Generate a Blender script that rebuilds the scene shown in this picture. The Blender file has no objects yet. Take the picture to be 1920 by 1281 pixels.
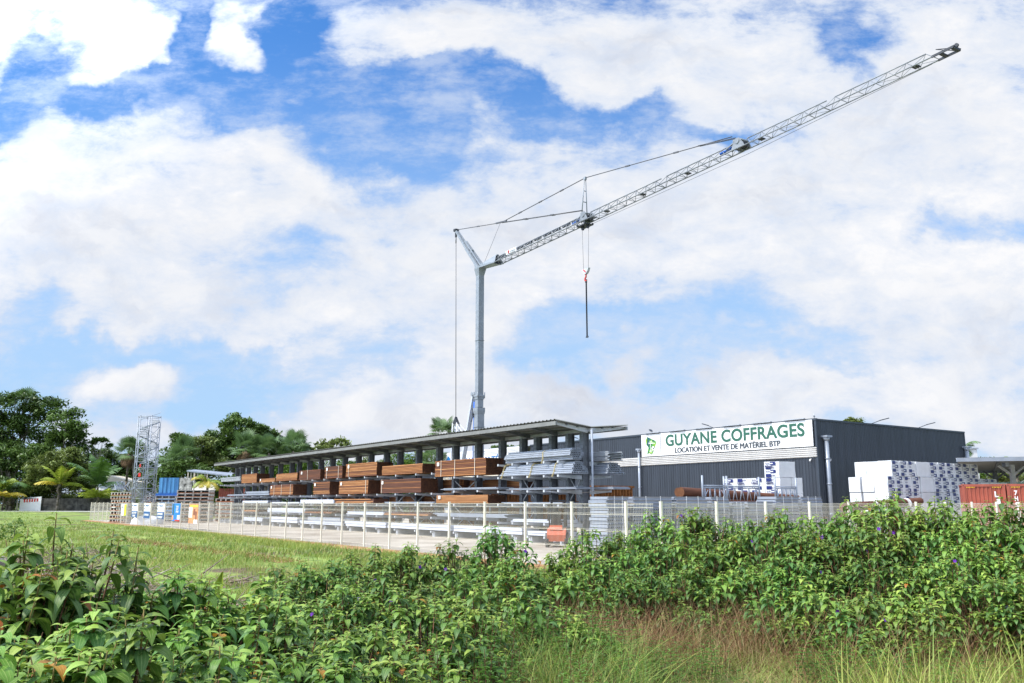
import bpy, math, random
import numpy as np
from mathutils import Vector, Matrix
R = math.radians
random.seed(7); rng = np.random.default_rng(7)
sc = bpy.context.scene
COL = sc.collection

# ------------------------------------------------------------------ yard frame
CX, CY = 3.95, 24.2                       # fence corner
LX, LY = -0.5698, 0.8218                  # along the fence, away from the camera
NX, NY = 0.8218, 0.5698                   # into the yard
RZ = math.atan2(-LY, -LX)                 # local x = -s, local y = t
def W(s, t, z=0.0):
    return (CX + s*LX + t*NX, CY + s*LY + t*NY, z)
def smooth(a, b, x):
    x = np.clip((x-a)/(b-a), 0, 1); return x*x*(3-2*x)
def gpx(u, D): return (u-960)/1628*D
def gzt(v, D): return 2+(944-v)/1628*D
def gz(x, y):
    s = (x-CX)*LX + (y-CY)*LY
    return 0.62*smooth(95, 142, s)

# ------------------------------------------------------------------ materials
def nt(m):
    m.use_nodes = True; t = m.node_tree; t.nodes.clear(); return t
def mat(name, c, rough=0.6, metal=0.0, var=0.15, scale=4.0, bump=0.0, c2=None, stretch=None, trans=0.0, rand=0.0, spec=0.5, detail=4, bscale=None):
    m = bpy.data.materials.new(name); t = nt(m); N = t.nodes; K = t.links
    out = N.new('ShaderNodeOutputMaterial'); b = N.new('ShaderNodeBsdfPrincipled')
    b.inputs['Roughness'].default_value = rough; b.inputs['Metallic'].default_value = metal
    b.inputs['Specular IOR Level'].default_value = spec
    tc = N.new('ShaderNodeTexCoord'); mp = N.new('ShaderNodeMapping')
    K.new(tc.outputs['Object'], mp.inputs['Vector'])
    if stretch: mp.inputs['Scale'].default_value = stretch
    nz = N.new('ShaderNodeTexNoise'); nz.inputs['Scale'].default_value = scale; nz.inputs['Detail'].default_value = detail
    K.new(mp.outputs['Vector'], nz.inputs['Vector'])
    cr = N.new('ShaderNodeValToRGB'); cr.color_ramp.elements[0].position = .3; cr.color_ramp.elements[1].position = .7
    a = tuple(max(0, x*(1-var)) for x in c); d = c2 if c2 else tuple(min(1, x*(1+var)) for x in c)
    cr.color_ramp.elements[0].color = (*a, 1); cr.color_ramp.elements[1].color = (*d, 1)
    K.new(nz.outputs['Fac'], cr.inputs['Fac'])
    col = cr.outputs['Color']
    if rand:
        oi = N.new('ShaderNodeObjectInfo'); mr = N.new('ShaderNodeMapRange')
        mr.inputs['To Min'].default_value = 1-rand; mr.inputs['To Max'].default_value = 1+rand
        K.new(oi.outputs['Random'], mr.inputs['Value'])
        hs = N.new('ShaderNodeHueSaturation'); K.new(mr.outputs['Result'], hs.inputs['Value']); K.new(col, hs.inputs['Color']); col = hs.outputs['Color']
    K.new(col, b.inputs['Base Color'])
    if bump:
        bp = N.new('ShaderNodeBump'); bp.inputs['Strength'].default_value = bump; bp.inputs['Distance'].default_value = .02
        n2 = N.new('ShaderNodeTexNoise'); n2.inputs['Scale'].default_value = bscale or scale*4; n2.inputs['Detail'].default_value = 5
        K.new(mp.outputs['Vector'], n2.inputs['Vector']); K.new(n2.outputs['Fac'], bp.inputs['Height']); K.new(bp.outputs['Normal'], b.inputs['Normal'])
    if trans:
        tr = N.new('ShaderNodeBsdfTranslucent'); mx = N.new('ShaderNodeMixShader'); mx.inputs[0].default_value = trans
        K.new(col, tr.inputs['Color']); K.new(b.outputs[0], mx.inputs[1]); K.new(tr.outputs[0], mx.inputs[2]); K.new(mx.outputs[0], out.inputs[0])
    else:
        K.new(b.outputs[0], out.inputs[0])
    return m
def leafmat(name, c, vein, c2, rough=.45, trans=.25):
    """leaf with three paler veins from the leaf's own uv map"""
    m = bpy.data.materials.new(name); t = nt(m); N = t.nodes; K = t.links
    out = N.new('ShaderNodeOutputMaterial'); b = N.new('ShaderNodeBsdfPrincipled'); b.inputs['Roughness'].default_value = rough
    b.inputs['Specular IOR Level'].default_value = .35
    uv = N.new('ShaderNodeUVMap'); sx = N.new('ShaderNodeSeparateXYZ'); K.new(uv.outputs[0], sx.inputs[0])
    a = N.new('ShaderNodeMath'); a.operation = 'SUBTRACT'; a.inputs[1].default_value = .5; K.new(sx.outputs[0], a.inputs[0])
    ab = N.new('ShaderNodeMath'); ab.operation = 'ABSOLUTE'; K.new(a.outputs[0], ab.inputs[0])
    r = N.new('ShaderNodeValToRGB'); e = r.color_ramp.elements
    e[0].position = 0; e[0].color = (1,1,1,1); e[1].position = .05; e[1].color = (0,0,0,1)
    for p, v in ((.22, 0), (.26, .6), (.30, 0), (.5, .0)):
        q = r.color_ramp.elements.new(p); q.color = (v, v, v, 1)
    K.new(ab.outputs[0], r.inputs[0])
    tc = N.new('ShaderNodeTexCoord'); nz = N.new('ShaderNodeTexNoise'); nz.inputs['Scale'].default_value = 5; nz.inputs['Detail'].default_value = 3
    K.new(tc.outputs['Object'], nz.inputs['Vector'])
    cr = N.new('ShaderNodeValToRGB'); cr.color_ramp.elements[0].position = .35; cr.color_ramp.elements[1].position = .65
    cr.color_ramp.elements[0].color = (*c, 1); cr.color_ramp.elements[1].color = (*c2, 1); K.new(nz.outputs['Fac'], cr.inputs[0])
    mx = N.new('ShaderNodeMix'); mx.data_type = 'RGBA'; K.new(r.outputs[0], mx.inputs[0]); K.new(cr.outputs[0], mx.inputs[6]); mx.inputs[7].default_value = (*vein, 1)
    oi = N.new('ShaderNodeObjectInfo'); m1 = N.new('ShaderNodeMapRange'); m1.inputs['To Min'].default_value = .72; m1.inputs['To Max'].default_value = 1.22; K.new(oi.outputs['Random'], m1.inputs['Value'])
    m2 = N.new('ShaderNodeMapRange'); m2.inputs['To Min'].default_value = .478; m2.inputs['To Max'].default_value = .508
    ml = N.new('ShaderNodeMath'); ml.operation = 'MULTIPLY'; ml.inputs[1].default_value = 7.31; K.new(oi.outputs['Random'], ml.inputs[0]); fr = N.new('ShaderNodeMath'); fr.operation = 'FRACT'; K.new(ml.outputs[0], fr.inputs[0]); K.new(fr.outputs[0], m2.inputs['Value'])
    hs = N.new('ShaderNodeHueSaturation'); K.new(m2.outputs['Result'], hs.inputs['Hue']); K.new(m1.outputs['Result'], hs.inputs['Value']); K.new(mx.outputs[2], hs.inputs['Color'])
    K.new(hs.outputs[0], b.inputs['Base Color'])
    bp = N.new('ShaderNodeBump'); bp.inputs['Strength'].default_value = .3; bp.inputs['Distance'].default_value = .003; bp.invert = True
    K.new(r.outputs[0], bp.inputs['Height']); K.new(bp.outputs[0], b.inputs['Normal'])
    tr = N.new('ShaderNodeBsdfTranslucent'); K.new(hs.outputs[0], tr.inputs[0]); ms = N.new('ShaderNodeMixShader'); ms.inputs[0].default_value = trans
    K.new(b.outputs[0], ms.inputs[1]); K.new(tr.outputs[0], ms.inputs[2]); K.new(ms.outputs[0], out.inputs[0])
    return m

M = {}
M['galv'] = mat('galvanised steel', (.40,.42,.45), .42, .35, .18, 3, bump=.05)
M['galv_light'] = mat('bright galvanised steel', (.31,.34,.395), .45, .15, .10, 2)
M['white_steel'] = mat('white coated steel', (.56,.59,.66), .45, 0, .06, 2)
M['rack'] = mat('rack steel', (.155,.165,.185), .5, .3, .25, 5)
M['rack_light'] = mat('light rack steel', (.50,.52,.55), .5, .2, .12, 5)
M['roof_top'] = mat('roof sheet', (.24,.24,.21), .5, .1, .15, 1.5)
M['roof_under'] = mat('roof underside', (.22,.22,.21), .6, .1, .2, 1.5)
M['crane'] = mat('crane galvanised steel', (.26,.285,.315), .5, .25, .14, 2.5, bump=.03)
M['jibsteel'] = mat('jib steel', (.22,.235,.255), .5, .25, .2, 2.5)
M['roof_edge'] = mat('grey roof edge', (.20,.20,.19), .55, .1, .12, 2)
M['crane_dark'] = mat('dark crane steel', (.035,.038,.045), .5, .3, .2, 6)
M['crane_rope'] = mat('steel rope', (.10,.10,.11), .5, .4, .1, 20)
M['blue'] = mat('blue paint', (.015,.10,.42), .35, 0, .1, 3)
M['red'] = mat('red paint', (.55,.03,.02), .4, 0, .1, 3)
M['orange'] = mat('orange paint', (.52,.10,.035), .35, 0, .08, 3)
M['black'] = mat('black rubber and paint', (.015,.015,.018), .6, 0, .2, 6)
M['white'] = mat('white paint', (.80,.80,.80), .4, 0, .04, 3)
M['signwhite'] = mat('white sign panel', (.74,.73,.715), .35, 0, .05, 1.2, stretch=(2,2,.25), detail=7)
M['signgreen'] = mat('sign green lettering', (.022,.105,.065), .4, 0, .04, 3)
M['signgrey'] = mat('sign dark grey lettering', (.045,.055,.065), .4, 0, .04, 3)
M['signblue'] = mat('sign blue lettering', (.01,.13,.36), .4, 0, .04, 3)
for i, c in enumerate([(.01,.07,.06),(.05,.22,.03),(.22,.40,.03),(.03,.14,.05),(.10,.30,.05),(.34,.50,.12),(.01,.10,.10)]):
    M['logo%d' % i] = mat('emblem green %d' % i, c, .4, 0, .03, 3)
M['clad'] = mat('anthracite cladding', (.034,.041,.053), .42, .1, .22, .8, stretch=(3,3,.25))
M['clad_trim'] = mat('dark cladding trim', (.035,.045,.060), .45, .1, .08, 2)
M['louvre'] = mat('white horizontal cladding', (.58,.56,.53), .45, 0, .07, 1.2, stretch=(1,1,.2))
M['pipe'] = mat('grey downpipe', (.30,.33,.38), .35, .2, .08, 3)
M['concrete'] = mat('pale concrete slab', (.29,.235,.17), .85, 0, .25, .30, bump=.1, c2=(.48,.43,.36), stretch=(1,1,1))
M['earth'] = mat('orange laterite earth', (.26,.105,.032), .95, 0, .35, 1.6, bump=.4, c2=(.42,.24,.10))
M['road'] = mat('pale road', (.42,.41,.38), .9, 0, .1, .5)
M['fence'] = mat('cream fence coating', (.74,.69,.57), .5, 0, .05, 3)
M['foil'] = mat('white pallet foil', (.66,.67,.69), .38, 0, .06, 3, bump=.5, bscale=5)
M['foilblue'] = mat('printed navy foil', (.018,.028,.14), .35, 0, .05, 3)
M['foilgrey'] = mat('printed grey lettering', (.12,.13,.22), .4, 0, .05, 3)
M['container'] = mat('red brown container paint', (.27,.060,.035), .5, 0, .14, 1.2, c2=(.36,.085,.05))
M['yellow'] = mat('yellow marking', (.70,.45,.02), .4, 0, .05, 3)
M['rust'] = mat('rusty steel panels', (.19,.06,.012), .9, .1, .4, 5, bump=.3, c2=(.36,.15,.04))
M['bark'] = mat('bark', (.11,.09,.07), .9, 0, .3, 3, bump=.6, c2=(.22,.19,.15))
M['palebark'] = mat('pale bark', (.30,.27,.22), .9, 0, .25, 3, bump=.4)
M['log'] = mat('cut log bark', (.095,.030,.014), .85, 0, .35, 4, bump=.5, stretch=(.3,1,1), c2=(.16,.055,.025))
M['logend'] = mat('cut log end', (.14,.055,.022), .8, 0, .2, 8)
M['deadwood'] = mat('bleached dead wood', (.30,.24,.19), .9, 0, .3, 6, bump=.5, c2=(.46,.40,.34))
M['brush'] = mat('dead brush', (.15,.10,.075), .95, 0, .4, 6, c2=(.30,.22,.17))
WOODS = []
for i, c in enumerate([(.25,.098,.034),(.335,.140,.045),(.155,.054,.023),(.115,.042,.022),(.41,.19,.07),(.085,.032,.018)]):
    WOODS.append(mat('sawn timber %d' % i, c, .75, 0, .25, 3, stretch=(.25,3,6), bump=.15))
M['woodend'] = mat('sawn timber end grain', (.060,.022,.010), .85, 0, .5, 8, c2=(.13,.05,.02))
M['strap'] = mat('pale packing strap', (.68,.60,.50), .5, 0, .05, 5)
M['yellowstrap'] = mat('yellow packing strap', (.72,.58,.28), .5, 0, .05, 5)
M['paper'] = mat('paper', (.82,.80,.76), .6, 0, .03, 5)
M['formtimber'] = mat('weathered formwork edge', (.52,.48,.42), .75, 0, .25, 3, c2=(.66,.64,.60))
M['formorange'] = mat('orange formwork edge', (.46,.19,.09), .7, 0, .25, 3)
M['wallblock'] = mat('mouldy concrete block wall', (.022,.020,.019), .95, 0, .5, 1.4, c2=(.11,.105,.095), bump=.4)
M['cream'] = mat('cream wall', (.60,.54,.44), .8, 0, .08, 1)
M['tin'] = mat('weathered tin roof', (.33,.36,.35), .6, .2, .25, 1.2, stretch=(3,.4,1))
M['tarp'] = mat('blue tarpaulin', (.02,.13,.42), .5, 0, .4, .8, c2=(.10,.32,.62), stretch=(3,3,.3))
M['mural'] = mat('black and white painted wall', (.01,.01,.012), .8, 0, .1, 2.2, c2=(.60,.57,.55))
M['leaf_dark'] = mat('dark tree leaves', (.045,.085,.020), .5, 0, .3, .35, trans=.25, c2=(.110,.185,.040), spec=.4)
M['leaf_deep'] = mat('deep green canopy leaves', (.060,.110,.026), .5, 0, .3, .35, trans=.25, c2=(.150,.245,.052), spec=.4)
M['leaf_mid'] = mat('olive green leaves', (.115,.160,.034), .5, 0, .3, .5, trans=.28, c2=(.25,.31,.085), spec=.4)
M['leaf_bright'] = mat('bright green leaves', (.055,.13,.015), .5, 0, .3, .6, trans=.3, c2=(.17,.28,.04), spec=.4)
M['palm_green'] = mat('palm leaves', (.05,.13,.02), .4, 0, .3, .8, trans=.25, c2=(.13,.24,.05), spec=.5)
M['palm_yellow'] = mat('yellowing palm leaves', (.38,.30,.02), .45, 0, .3, .8, trans=.25, c2=(.62,.50,.06))
M['palm_lime'] = mat('lime palm leaves', (.17,.26,.02), .45, 0, .3, .8, trans=.25, c2=(.36,.44,.05))
M['fan_green'] = mat('blue green fan palm leaves', (.080,.150,.042), .42, 0, .3, .8, trans=.25, c2=(.19,.30,.11), spec=.5)
M['fan_dead'] = mat('dead fan palm leaves', (.17,.10,.05), .8, 0, .3, .8, c2=(.32,.20,.11))
M['shrub1'] = leafmat('shrub leaves', (.100,.222,.030), (.33,.45,.12), (.165,.310,.048))
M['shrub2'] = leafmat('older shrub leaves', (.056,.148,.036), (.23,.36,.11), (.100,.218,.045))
M['shrub3'] = leafmat('young shrub leaves', (.20,.34,.045), (.40,.50,.12), (.28,.41,.07))
M['shrub4'] = leafmat('withered orange leaves', (.40,.12,.015), (.5,.3,.05), (.34,.22,.03))
M['stem'] = mat('brown shrub stems', (.12,.050,.024), .85, 0, .4, 8, c2=(.22,.10,.05))
M['tipstem'] = mat('rusty shoot tips', (.20,.15,.045), .8, 0, .2, 8)
M['petal'] = mat('purple petals', (.13,.010,.33), .5, 0, .2, 20, trans=.2)
M['grass_a'] = mat('green grass', (.115,.225,.026), .55, 0, .3, .35, trans=.3, c2=(.26,.35,.055))
M['grass_b'] = mat('yellow green grass', (.32,.38,.06), .55, 0, .2, .5, trans=.3, c2=(.44,.47,.11))
M['grass_c'] = mat('dry grass', (.36,.25,.10), .7, 0, .25, 1, trans=.2, c2=(.48,.36,.17))
M['grass_d'] = mat('brown dead stems', (.17,.080,.032), .85, 0, .3, 2, c2=(.28,.14,.06))
M['weed'] = mat('small weed leaves', (.075,.19,.022), .5, 0, .3, 2, trans=.3, c2=(.17,.33,.05))

def ground_mat():
    m = bpy.data.materials.new('field soil and turf'); t = nt(m); N = t.nodes; K = t.links
    out = N.new('ShaderNodeOutputMaterial'); b = N.new('ShaderNodeBsdfPrincipled'); b.inputs['Roughness'].default_value = .95
    tc = N.new('ShaderNodeTexCoord')
    def nz(s, d=6, o=0):
        mp = N.new('ShaderNodeMapping'); mp.inputs['Location'].default_value = (o, o, 0); K.new(tc.outputs['Object'], mp.inputs[0])
        n = N.new('ShaderNodeTexNoise'); n.inputs['Scale'].default_value = s; n.inputs['Detail'].default_value = d; K.new(mp.outputs[0], n.inputs['Vector']); return n.outputs['Fac']
    def ramp(f, a, bb, p, q):
        r = N.new('ShaderNodeValToRGB'); r.color_ramp.elements[0].position = p; r.color_ramp.elements[1].position = q
        r.color_ramp.elements[0].color = (*a, 1); r.color_ramp.elements[1].color = (*bb, 1); K.new(f, r.inputs[0]); return r.outputs[0]
    g = ramp(nz(.25, 8), (.12,.185,.026), (.24,.31,.055), .35, .65)
    d = ramp(nz(3, 8), (.06,.035,.02), (.17,.11,.065), .3, .7)
    f = ramp(nz(.22, 9, 31), (0,0,0), (1,1,1), .54, .62)
    mx = N.new('ShaderNodeMix'); mx.data_type = 'RGBA'; K.new(f, mx.inputs[0]); K.new(g, mx.inputs[6]); K.new(d, mx.inputs[7])
    f2 = ramp(nz(1.8, 8, 11), (0,0,0), (.6,.6,.6), .52, .62)
    m2 = N.new('ShaderNodeMix'); m2.data_type = 'RGBA'; K.new(f2, m2.inputs[0]); K.new(mx.outputs[2], m2.inputs[6]); m2.inputs[7].default_value = (.045,.09,.015,1)
    K.new(m2.outputs[2], b.inputs['Base Color'])
    bp = N.new('ShaderNodeBump'); bp.inputs['Strength'].default_value = .8; bp.inputs['Distance'].default_value = .1
    K.new(nz(2.5, 8), bp.inputs['Height']); K.new(bp.outputs[0], b.inputs['Normal']); K.new(b.outputs[0], out.inputs[0])
    return m
M['ground'] = ground_mat()

# ------------------------------------------------------------------ mesh builder
class MB:
    def __init__(s): s.v = []; s.f = []; s.m = []; s.smooth = []
    def add(s, vs, fs, mi=0, sm=False):
        o = len(s.v); s.v += [tuple(v) for v in vs]; s.f += [tuple(i+o for i in f) for f in fs]; s.m += [mi]*len(fs); s.smooth += [sm]*len(fs); return s
    def box(s, x0, x1, y0, y1, z0, z1, mi=0):
        v = [(x0,y0,z0),(x1,y0,z0),(x1,y1,z0),(x0,y1,z0),(x0,y0,z1),(x1,y0,z1),(x1,y1,z1),(x0,y1,z1)]
        return s.add(v, [(0,3,2,1),(4,5,6,7),(0,1,5,4),(1,2,6,5),(2,3,7,6),(3,0,4,7)], mi)
    def bar(s, a, b, w, h=None, mi=0, up=(0,0,1)):
        h = h or w; a = Vector(a); b = Vector(b); d = (b-a).normalized(); u = Vector(up)
        if abs(d.dot(u)) > .99: u = Vector((1,0,0))
        x = d.cross(u).normalized(); y = x.cross(d).normalized()
        v = []
        for p in (a, b):
            for i, j in ((-1,-1),(1,-1),(1,1),(-1,1)): v.append(p + x*(i*w/2) + y*(j*h/2))
        return s.add(v, [(0,3,2,1),(4,5,6,7),(0,1,5,4),(1,2,6,5),(2,3,7,6),(3,0,4,7)], mi)
    def tube(s, a, b, r0, r1=None, n=8, mi=0, cap=True):
        r1 = r0 if r1 is None else r1; a = Vector(a); b = Vector(b); d = (b-a).normalized(); u = Vector((0,0,1))
        if abs(d.dot(u)) > .99: u = Vector((1,0,0))
        x = d.cross(u).normalized(); y = x.cross(d).normalized(); v = []
        for p, r in ((a, r0), (b, r1)):
            for k in range(n):
                t = 2*math.pi*k/n; v.append(p + x*(r*math.cos(t)) + y*(r*math.sin(t)))
        f = [(k, (k+1) % n, n+(k+1) % n, n+k) for k in range(n)]
        s.add(v, f, mi, True)
        if cap:
            o = len(s.v)-2*n; s.f += [tuple(o+k for k in reversed(range(n))), tuple(o+n+k for k in range(n))]; s.m += [mi]*2; s.smooth += [False]*2
        return s
    def path(s, pts, r, n=6, mi=0):
        rs = r if hasattr(r, '__len__') else [r]*len(pts)
        for i in range(len(pts)-1): s.tube(pts[i], pts[i+1], rs[i], rs[i+1], n, mi)
        return s
    def prism(s, poly, y0, y1, mi=0):          # poly in xz extruded along y
        n = len(poly); v = [(x, y0, z) for x, z in poly] + [(x, y1, z) for x, z in poly]
        f = [tuple(range(n)), tuple(reversed(range(n, 2*n)))] + [(i, n+i, n+(i+1) % n, (i+1) % n) for i in range(n)]
        return s.add(v, f, mi)
    def prismx(s, poly, x0, x1, mi=0):         # poly in yz extruded along x
        n = len(poly); v = [(x0, y, z) for y, z in poly] + [(x1, y, z) for y, z in poly]
        f = [tuple(reversed(range(n))), tuple(range(n, 2*n))] + [(i, (i+1) % n, n+(i+1) % n, n+i) for i in range(n)]
        return s.add(v, f, mi)
    def mesh(s, name, mats):
        me = bpy.data.meshes.new(name); me.from_pydata(s.v, [], s.f)
        for m in mats: me.materials.append(m)
        me.polygons.foreach_set('material_index', s.m); me.polygons.foreach_set('use_smooth', s.smooth)
        me.update(); return me
    def obj(s, name, mats, parent=None, loc=(0,0,0), rz=0):
        if not isinstance(mats, (list, tuple)): mats = [mats]
        return link(bpy.data.objects.new(name, s.mesh(name, mats)), parent, loc, rz)
def link(o, parent=None, loc=(0,0,0), rz=0):
    COL.objects.link(o); o.location = loc; o.rotation_euler = (0,0,rz)
    if parent: o.parent = parent
    return o
def tag(o, label=None, cat=None, group=None, kind=None):
    if label: o['label'] = label
    if cat: o['category'] = cat
    if group: o['group'] = group
    if kind: o['kind'] = kind
    return o
def thing(name, label, cat, loc=(0,0,0), rz=0, group=None):
    o = bpy.data.objects.new(name, None); o.empty_display_size = .3
    return tag(link(o, None, loc, rz), label, cat, group)
def dup(root, loc, rz, label=None, scale=None):
    r = root.copy(); COL.objects.link(r); r.location = loc; r.rotation_euler = (0,0,rz)
    if label: r['label'] = label
    if scale: r.scale = scale
    for ch in list(root.children):
        c = ch.copy(); COL.objects.link(c); c.parent = r
        for g in ch.children:
            d = g.copy(); COL.objects.link(d); d.parent = c
    return r
def text_obj(body, name, m, width, height, parent, loc, rot, bold=0.0, depth=.02, spacing=1.0):
    cu = bpy.data.curves.new(name, 'FONT'); cu.body = body; cu.offset = bold; cu.extrude = .01; cu.space_character = spacing
    o = bpy.data.objects.new(name, cu); COL.objects.link(o)
    dg = bpy.context.evaluated_depsgraph_get(); me = bpy.data.meshes.new_from_object(o.evaluated_get(dg))
    bpy.data.objects.remove(o); me.name = name
    co = np.empty(len(me.vertices)*3); me.vertices.foreach_get('co', co); co = co.reshape(-1, 3)
    mn = co.min(0); mx = co.max(0)
    co = (co-mn)/(mx-mn+1e-9)*np.array([width, height, depth]); me.vertices.foreach_set('co', co.ravel()); me.update()
    me.materials.clear(); me.materials.append(m)
    q = link(bpy.data.objects.new(name, me), parent, loc); q.rotation_euler = rot
    return q
def np_mesh(name, V, F, mats, mi=None, UV=None, smooth=False):
    """V (n,3), F (m,4) quads"""
    me = bpy.data.meshes.new(name); V = np.asarray(V, dtype=np.float32); F = np.asarray(F, dtype=np.int32)
    me.vertices.add(len(V)); me.vertices.foreach_set('co', V.ravel())
    k = F.shape[1]; me.loops.add(F.size); me.loops.foreach_set('vertex_index', F.ravel())
    me.polygons.add(len(F)); me.polygons.foreach_set('loop_start', np.arange(0, F.size, k, dtype=np.int32))
    me.polygons.foreach_set('loop_total', np.full(len(F), k, dtype=np.int32))
    for m in mats: me.materials.append(m)
    if mi is not None: me.polygons.foreach_set('material_index', np.asarray(mi, dtype=np.int32))
    if smooth: me.polygons.foreach_set('use_smooth', np.ones(len(F), dtype=bool))
    if UV is not None:
        l = me.uv_layers.new(name='UVMap'); l.data.foreach_set('uv', np.asarray(UV, dtype=np.float32)[F.ravel()].ravel())
    me.update(calc_edges=True); me.validate(); return me

# ------------------------------------------------------------------ camera
cam = bpy.data.cameras.new('camera'); cam.sensor_width = 36; cam.lens = 30.0; cam.clip_end = 4000; cam.clip_start = .1
co = bpy.data.objects.new('camera', cam); COL.objects.link(co); co.location = (0,0,2); co.rotation_euler = (R(90+10.69), 0, 0); sc.camera = co

# ------------------------------------------------------------------ setting
xs = np.concatenate([np.linspace(-700,-150,12), np.linspace(-140,140,71), np.linspace(150,700,12)])
ys = np.concatenate([np.linspace(-120,-5,8), np.linspace(0,190,96), np.linspace(200,900,15)])
GX, GY = np.meshgrid(xs, ys); GZ = gz(GX, GY)
near = (GY > 8) & (GY < 90)
V = np.stack([GX, GY, GZ], -1).reshape(-1, 3); nx = len(xs)
F = [(j*nx+i, j*nx+i+1, (j+1)*nx+i+1, (j+1)*nx+i) for j in range(len(ys)-1) for i in range(nx-1)]
tag(link(bpy.data.objects.new('ground', np_mesh('ground', V, F, [M['ground']], smooth=True))), 'grassy field', None, None, 'structure')
# yard slab
def slab(name, pts, z, m, th=.02):
    n = len(pts); v = [(*W(s,t)[:2], z) for s, t in pts] + [(*W(s,t)[:2], z-th) for s, t in pts]
    q = MB().add(v, [tuple(range(n))] + [(i, n+i, n+(i+1) % n, (i+1) % n) for i in range(n)])
    return q.obj(name, m)
tag(slab('yard_pavement', [(-.25,-.15),(90,-.15),(90,100),(-14,100),(-12.5,30),(-5,12)], .06, M['concrete'], .2), kind='structure')
# orange earth bank along the fence foot
v = []; f = []
for i in range(120):
    s = -1.5+i*.78; w = .5+.5*random.random()+(.5 if 18 < s < 55 else 0)
    for t, z in ((-.10, .05), (-.3, .035+.02*random.random()), (-.3-w, .006)): v.append(W(s, t, z))
for i in range(119):
    for j in range(2):
        a = i*3+j; f.append((a, a+3, a+4, a+1))
np_o = link(bpy.data.objects.new('earth_bank', np_mesh('earth_bank', v, f, [M['earth']]))); tag(np_o, kind='structure')
# far road on the left
v = []; f = []
for i in range(40):
    x = -210+i*4.2; y = 137+.04*(x+70)
    for dy in (0, 5.5): v.append((x, y+dy, float(gz(x, y+dy))+.03))
for i in range(39): f.append((2*i, 2*i+2, 2*i+3, 2*i+1))
tag(link(bpy.data.objects.new('road', np_mesh('road', v, f, [M['road']]))), kind='structure')
# drainage scar in the grass
v = []; f = []
for i in range(60):
    q = i/59; x = -24.5+q*17; y = 52-q*22; w = .25+.25*random.random()
    for k, z in ((-w, .012), (w, .012)): v.append((x+k*.8, y+k*.75, z))
for i in range(59): f.append((2*i, 2*i+2, 2*i+3, 2*i+1))
tag(link(bpy.data.objects.new('dirt_path', np_mesh('dirt_path', v, f, [M['earth']]))), kind='structure')

# ------------------------------------------------------------------ fences
def fence_panel_mesh(w, h):
    p = MB(); n = int(w/.0625)
    for i in range(1, n):
        x = i*w/n; p.bar((x,0,.12), (x,0,h), .0042)
    for z in (.14, .62, 1.12, 1.6, h-.12, h-.02): p.bar((.03,-.008,z), (w-.03,-.008,z), .010); 
    for z in (.66, 1.16, 1.64): p.bar((.03,-.008,z), (w-.03,-.008,z), .006)
    return p.mesh('mesh_panel', [M['fence']])
def fence_post_mesh(h):
    return MB().box(-.035,.035,-.035,.035,-.1,h).box(-.04,.04,-.04,.04,h,h+.012).mesh('post', [M['fence']])
def fence(label, origin, rz, n, w, shift):
    t = thing('mesh_fence', label, 'fence', origin, rz, 'cream mesh fences round the yard')
    pm = fence_panel_mesh(w, 1.93); po = fence_post_mesh(1.97)
    for i in range(n+1):
        link(bpy.data.objects.new('post', po), t, (i*w+shift, 0, .05))
        if i < n: link(bpy.data.objects.new('mesh_panel', pm), t, (i*w+shift, 0, .05))
    return t
SP = 2.5
# left run: local x along +L
lf = fence('long cream mesh fence with posters beside the grass field', W(0,0), math.atan2(LY, LX), 36, SP, .46*SP)
link(bpy.data.objects.new('mesh_panel', fence_panel_mesh(.46*SP, 1.93)), lf, (0,0,.05))
rr = math.atan2(1.586, 1.93)
fence('shorter cream mesh fence running right behind the tall shrubs', W(0,0), rr, 13, SP, .30)
# short return at the far left end
pf = W(36.46*SP,0); 
# posters
def poster(n, w, h, z0, label, parts, body):
    s = (n+.46)*SP; t = thing('poster', label, 'poster', W(s, -.06), RZ, 'posters tied to the long mesh fence')
    MB().box(-w/2, w/2, -.006, .006, z0, z0+h).obj('board', body, t)
    for nm, m, x0, x1, a, c in parts:
        MB().box(x0*w, x1*w, -.014, -.008, z0+a*h, z0+c*h).obj(nm, m, t)
    return t
M['lime'] = mat('lime poster', (.62,.72,.02), .5, 0, .05, 3); M['navy'] = mat('navy poster print', (.015,.09,.26), .5, 0, .05, 3)
M['sky'] = mat('bright blue poster', (.01,.20,.62), .5, 0, .08, 3); M['posterorange'] = mat('orange poster', (.72,.22,.09), .5, 0, .35, 5, c2=(.85,.45,.2))
M['posteryellow'] = mat('yellow poster band', (.85,.55,.05), .5, 0, .1, 3)
M['skin'] = mat('brown print', (.25,.09,.05), .5, 0, .3, 6); M['tealp'] = mat('teal print', (.02,.10,.12), .5, 0, .2, 6); M['greyp'] = mat('grey print', (.30,.33,.36), .5, 0, .2, 6)
# ------------------------------------------------------------------ warehouse
SB, TB = 18.3, 33.0
def clad_wall(b, x0, x1, z0, z1, y, pitch, depth, mi=0):
    """ribbed sheet in xz facing -y"""
    n = max(1, int(round((x1-x0)/pitch))); p = (x1-x0)/n; pr = []
    for i in range(n):
        a = x0+i*p; pr += [(a, 0), (a+p*.55, 0), (a+p*.68, depth), (a+p*.87, depth)]
    pr.append((x1, 0)); v = []
    for z in (z0, z1):
        for x, d in pr: v.append((x, y-d, z))
    m = len(pr); b.add(v, [(i, i+1, m+i+1, m+i) for i in range(m-1)], mi)
wh = thing('warehouse', 'dark ribbed metal warehouse with a long white company sign', 'building', W(SB, TB), RZ)
LW = 33.0   # length along L
b = MB(); clad_wall(b, -LW, 0, 0, 5.03, 0, .25, .035); clad_wall(b, -LW, 0, 5.71, 7.5, 0, .25, .035)
b.obj('wall', M['clad'], wh)
b = MB()
wd = 19.2
o2 = b
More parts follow.
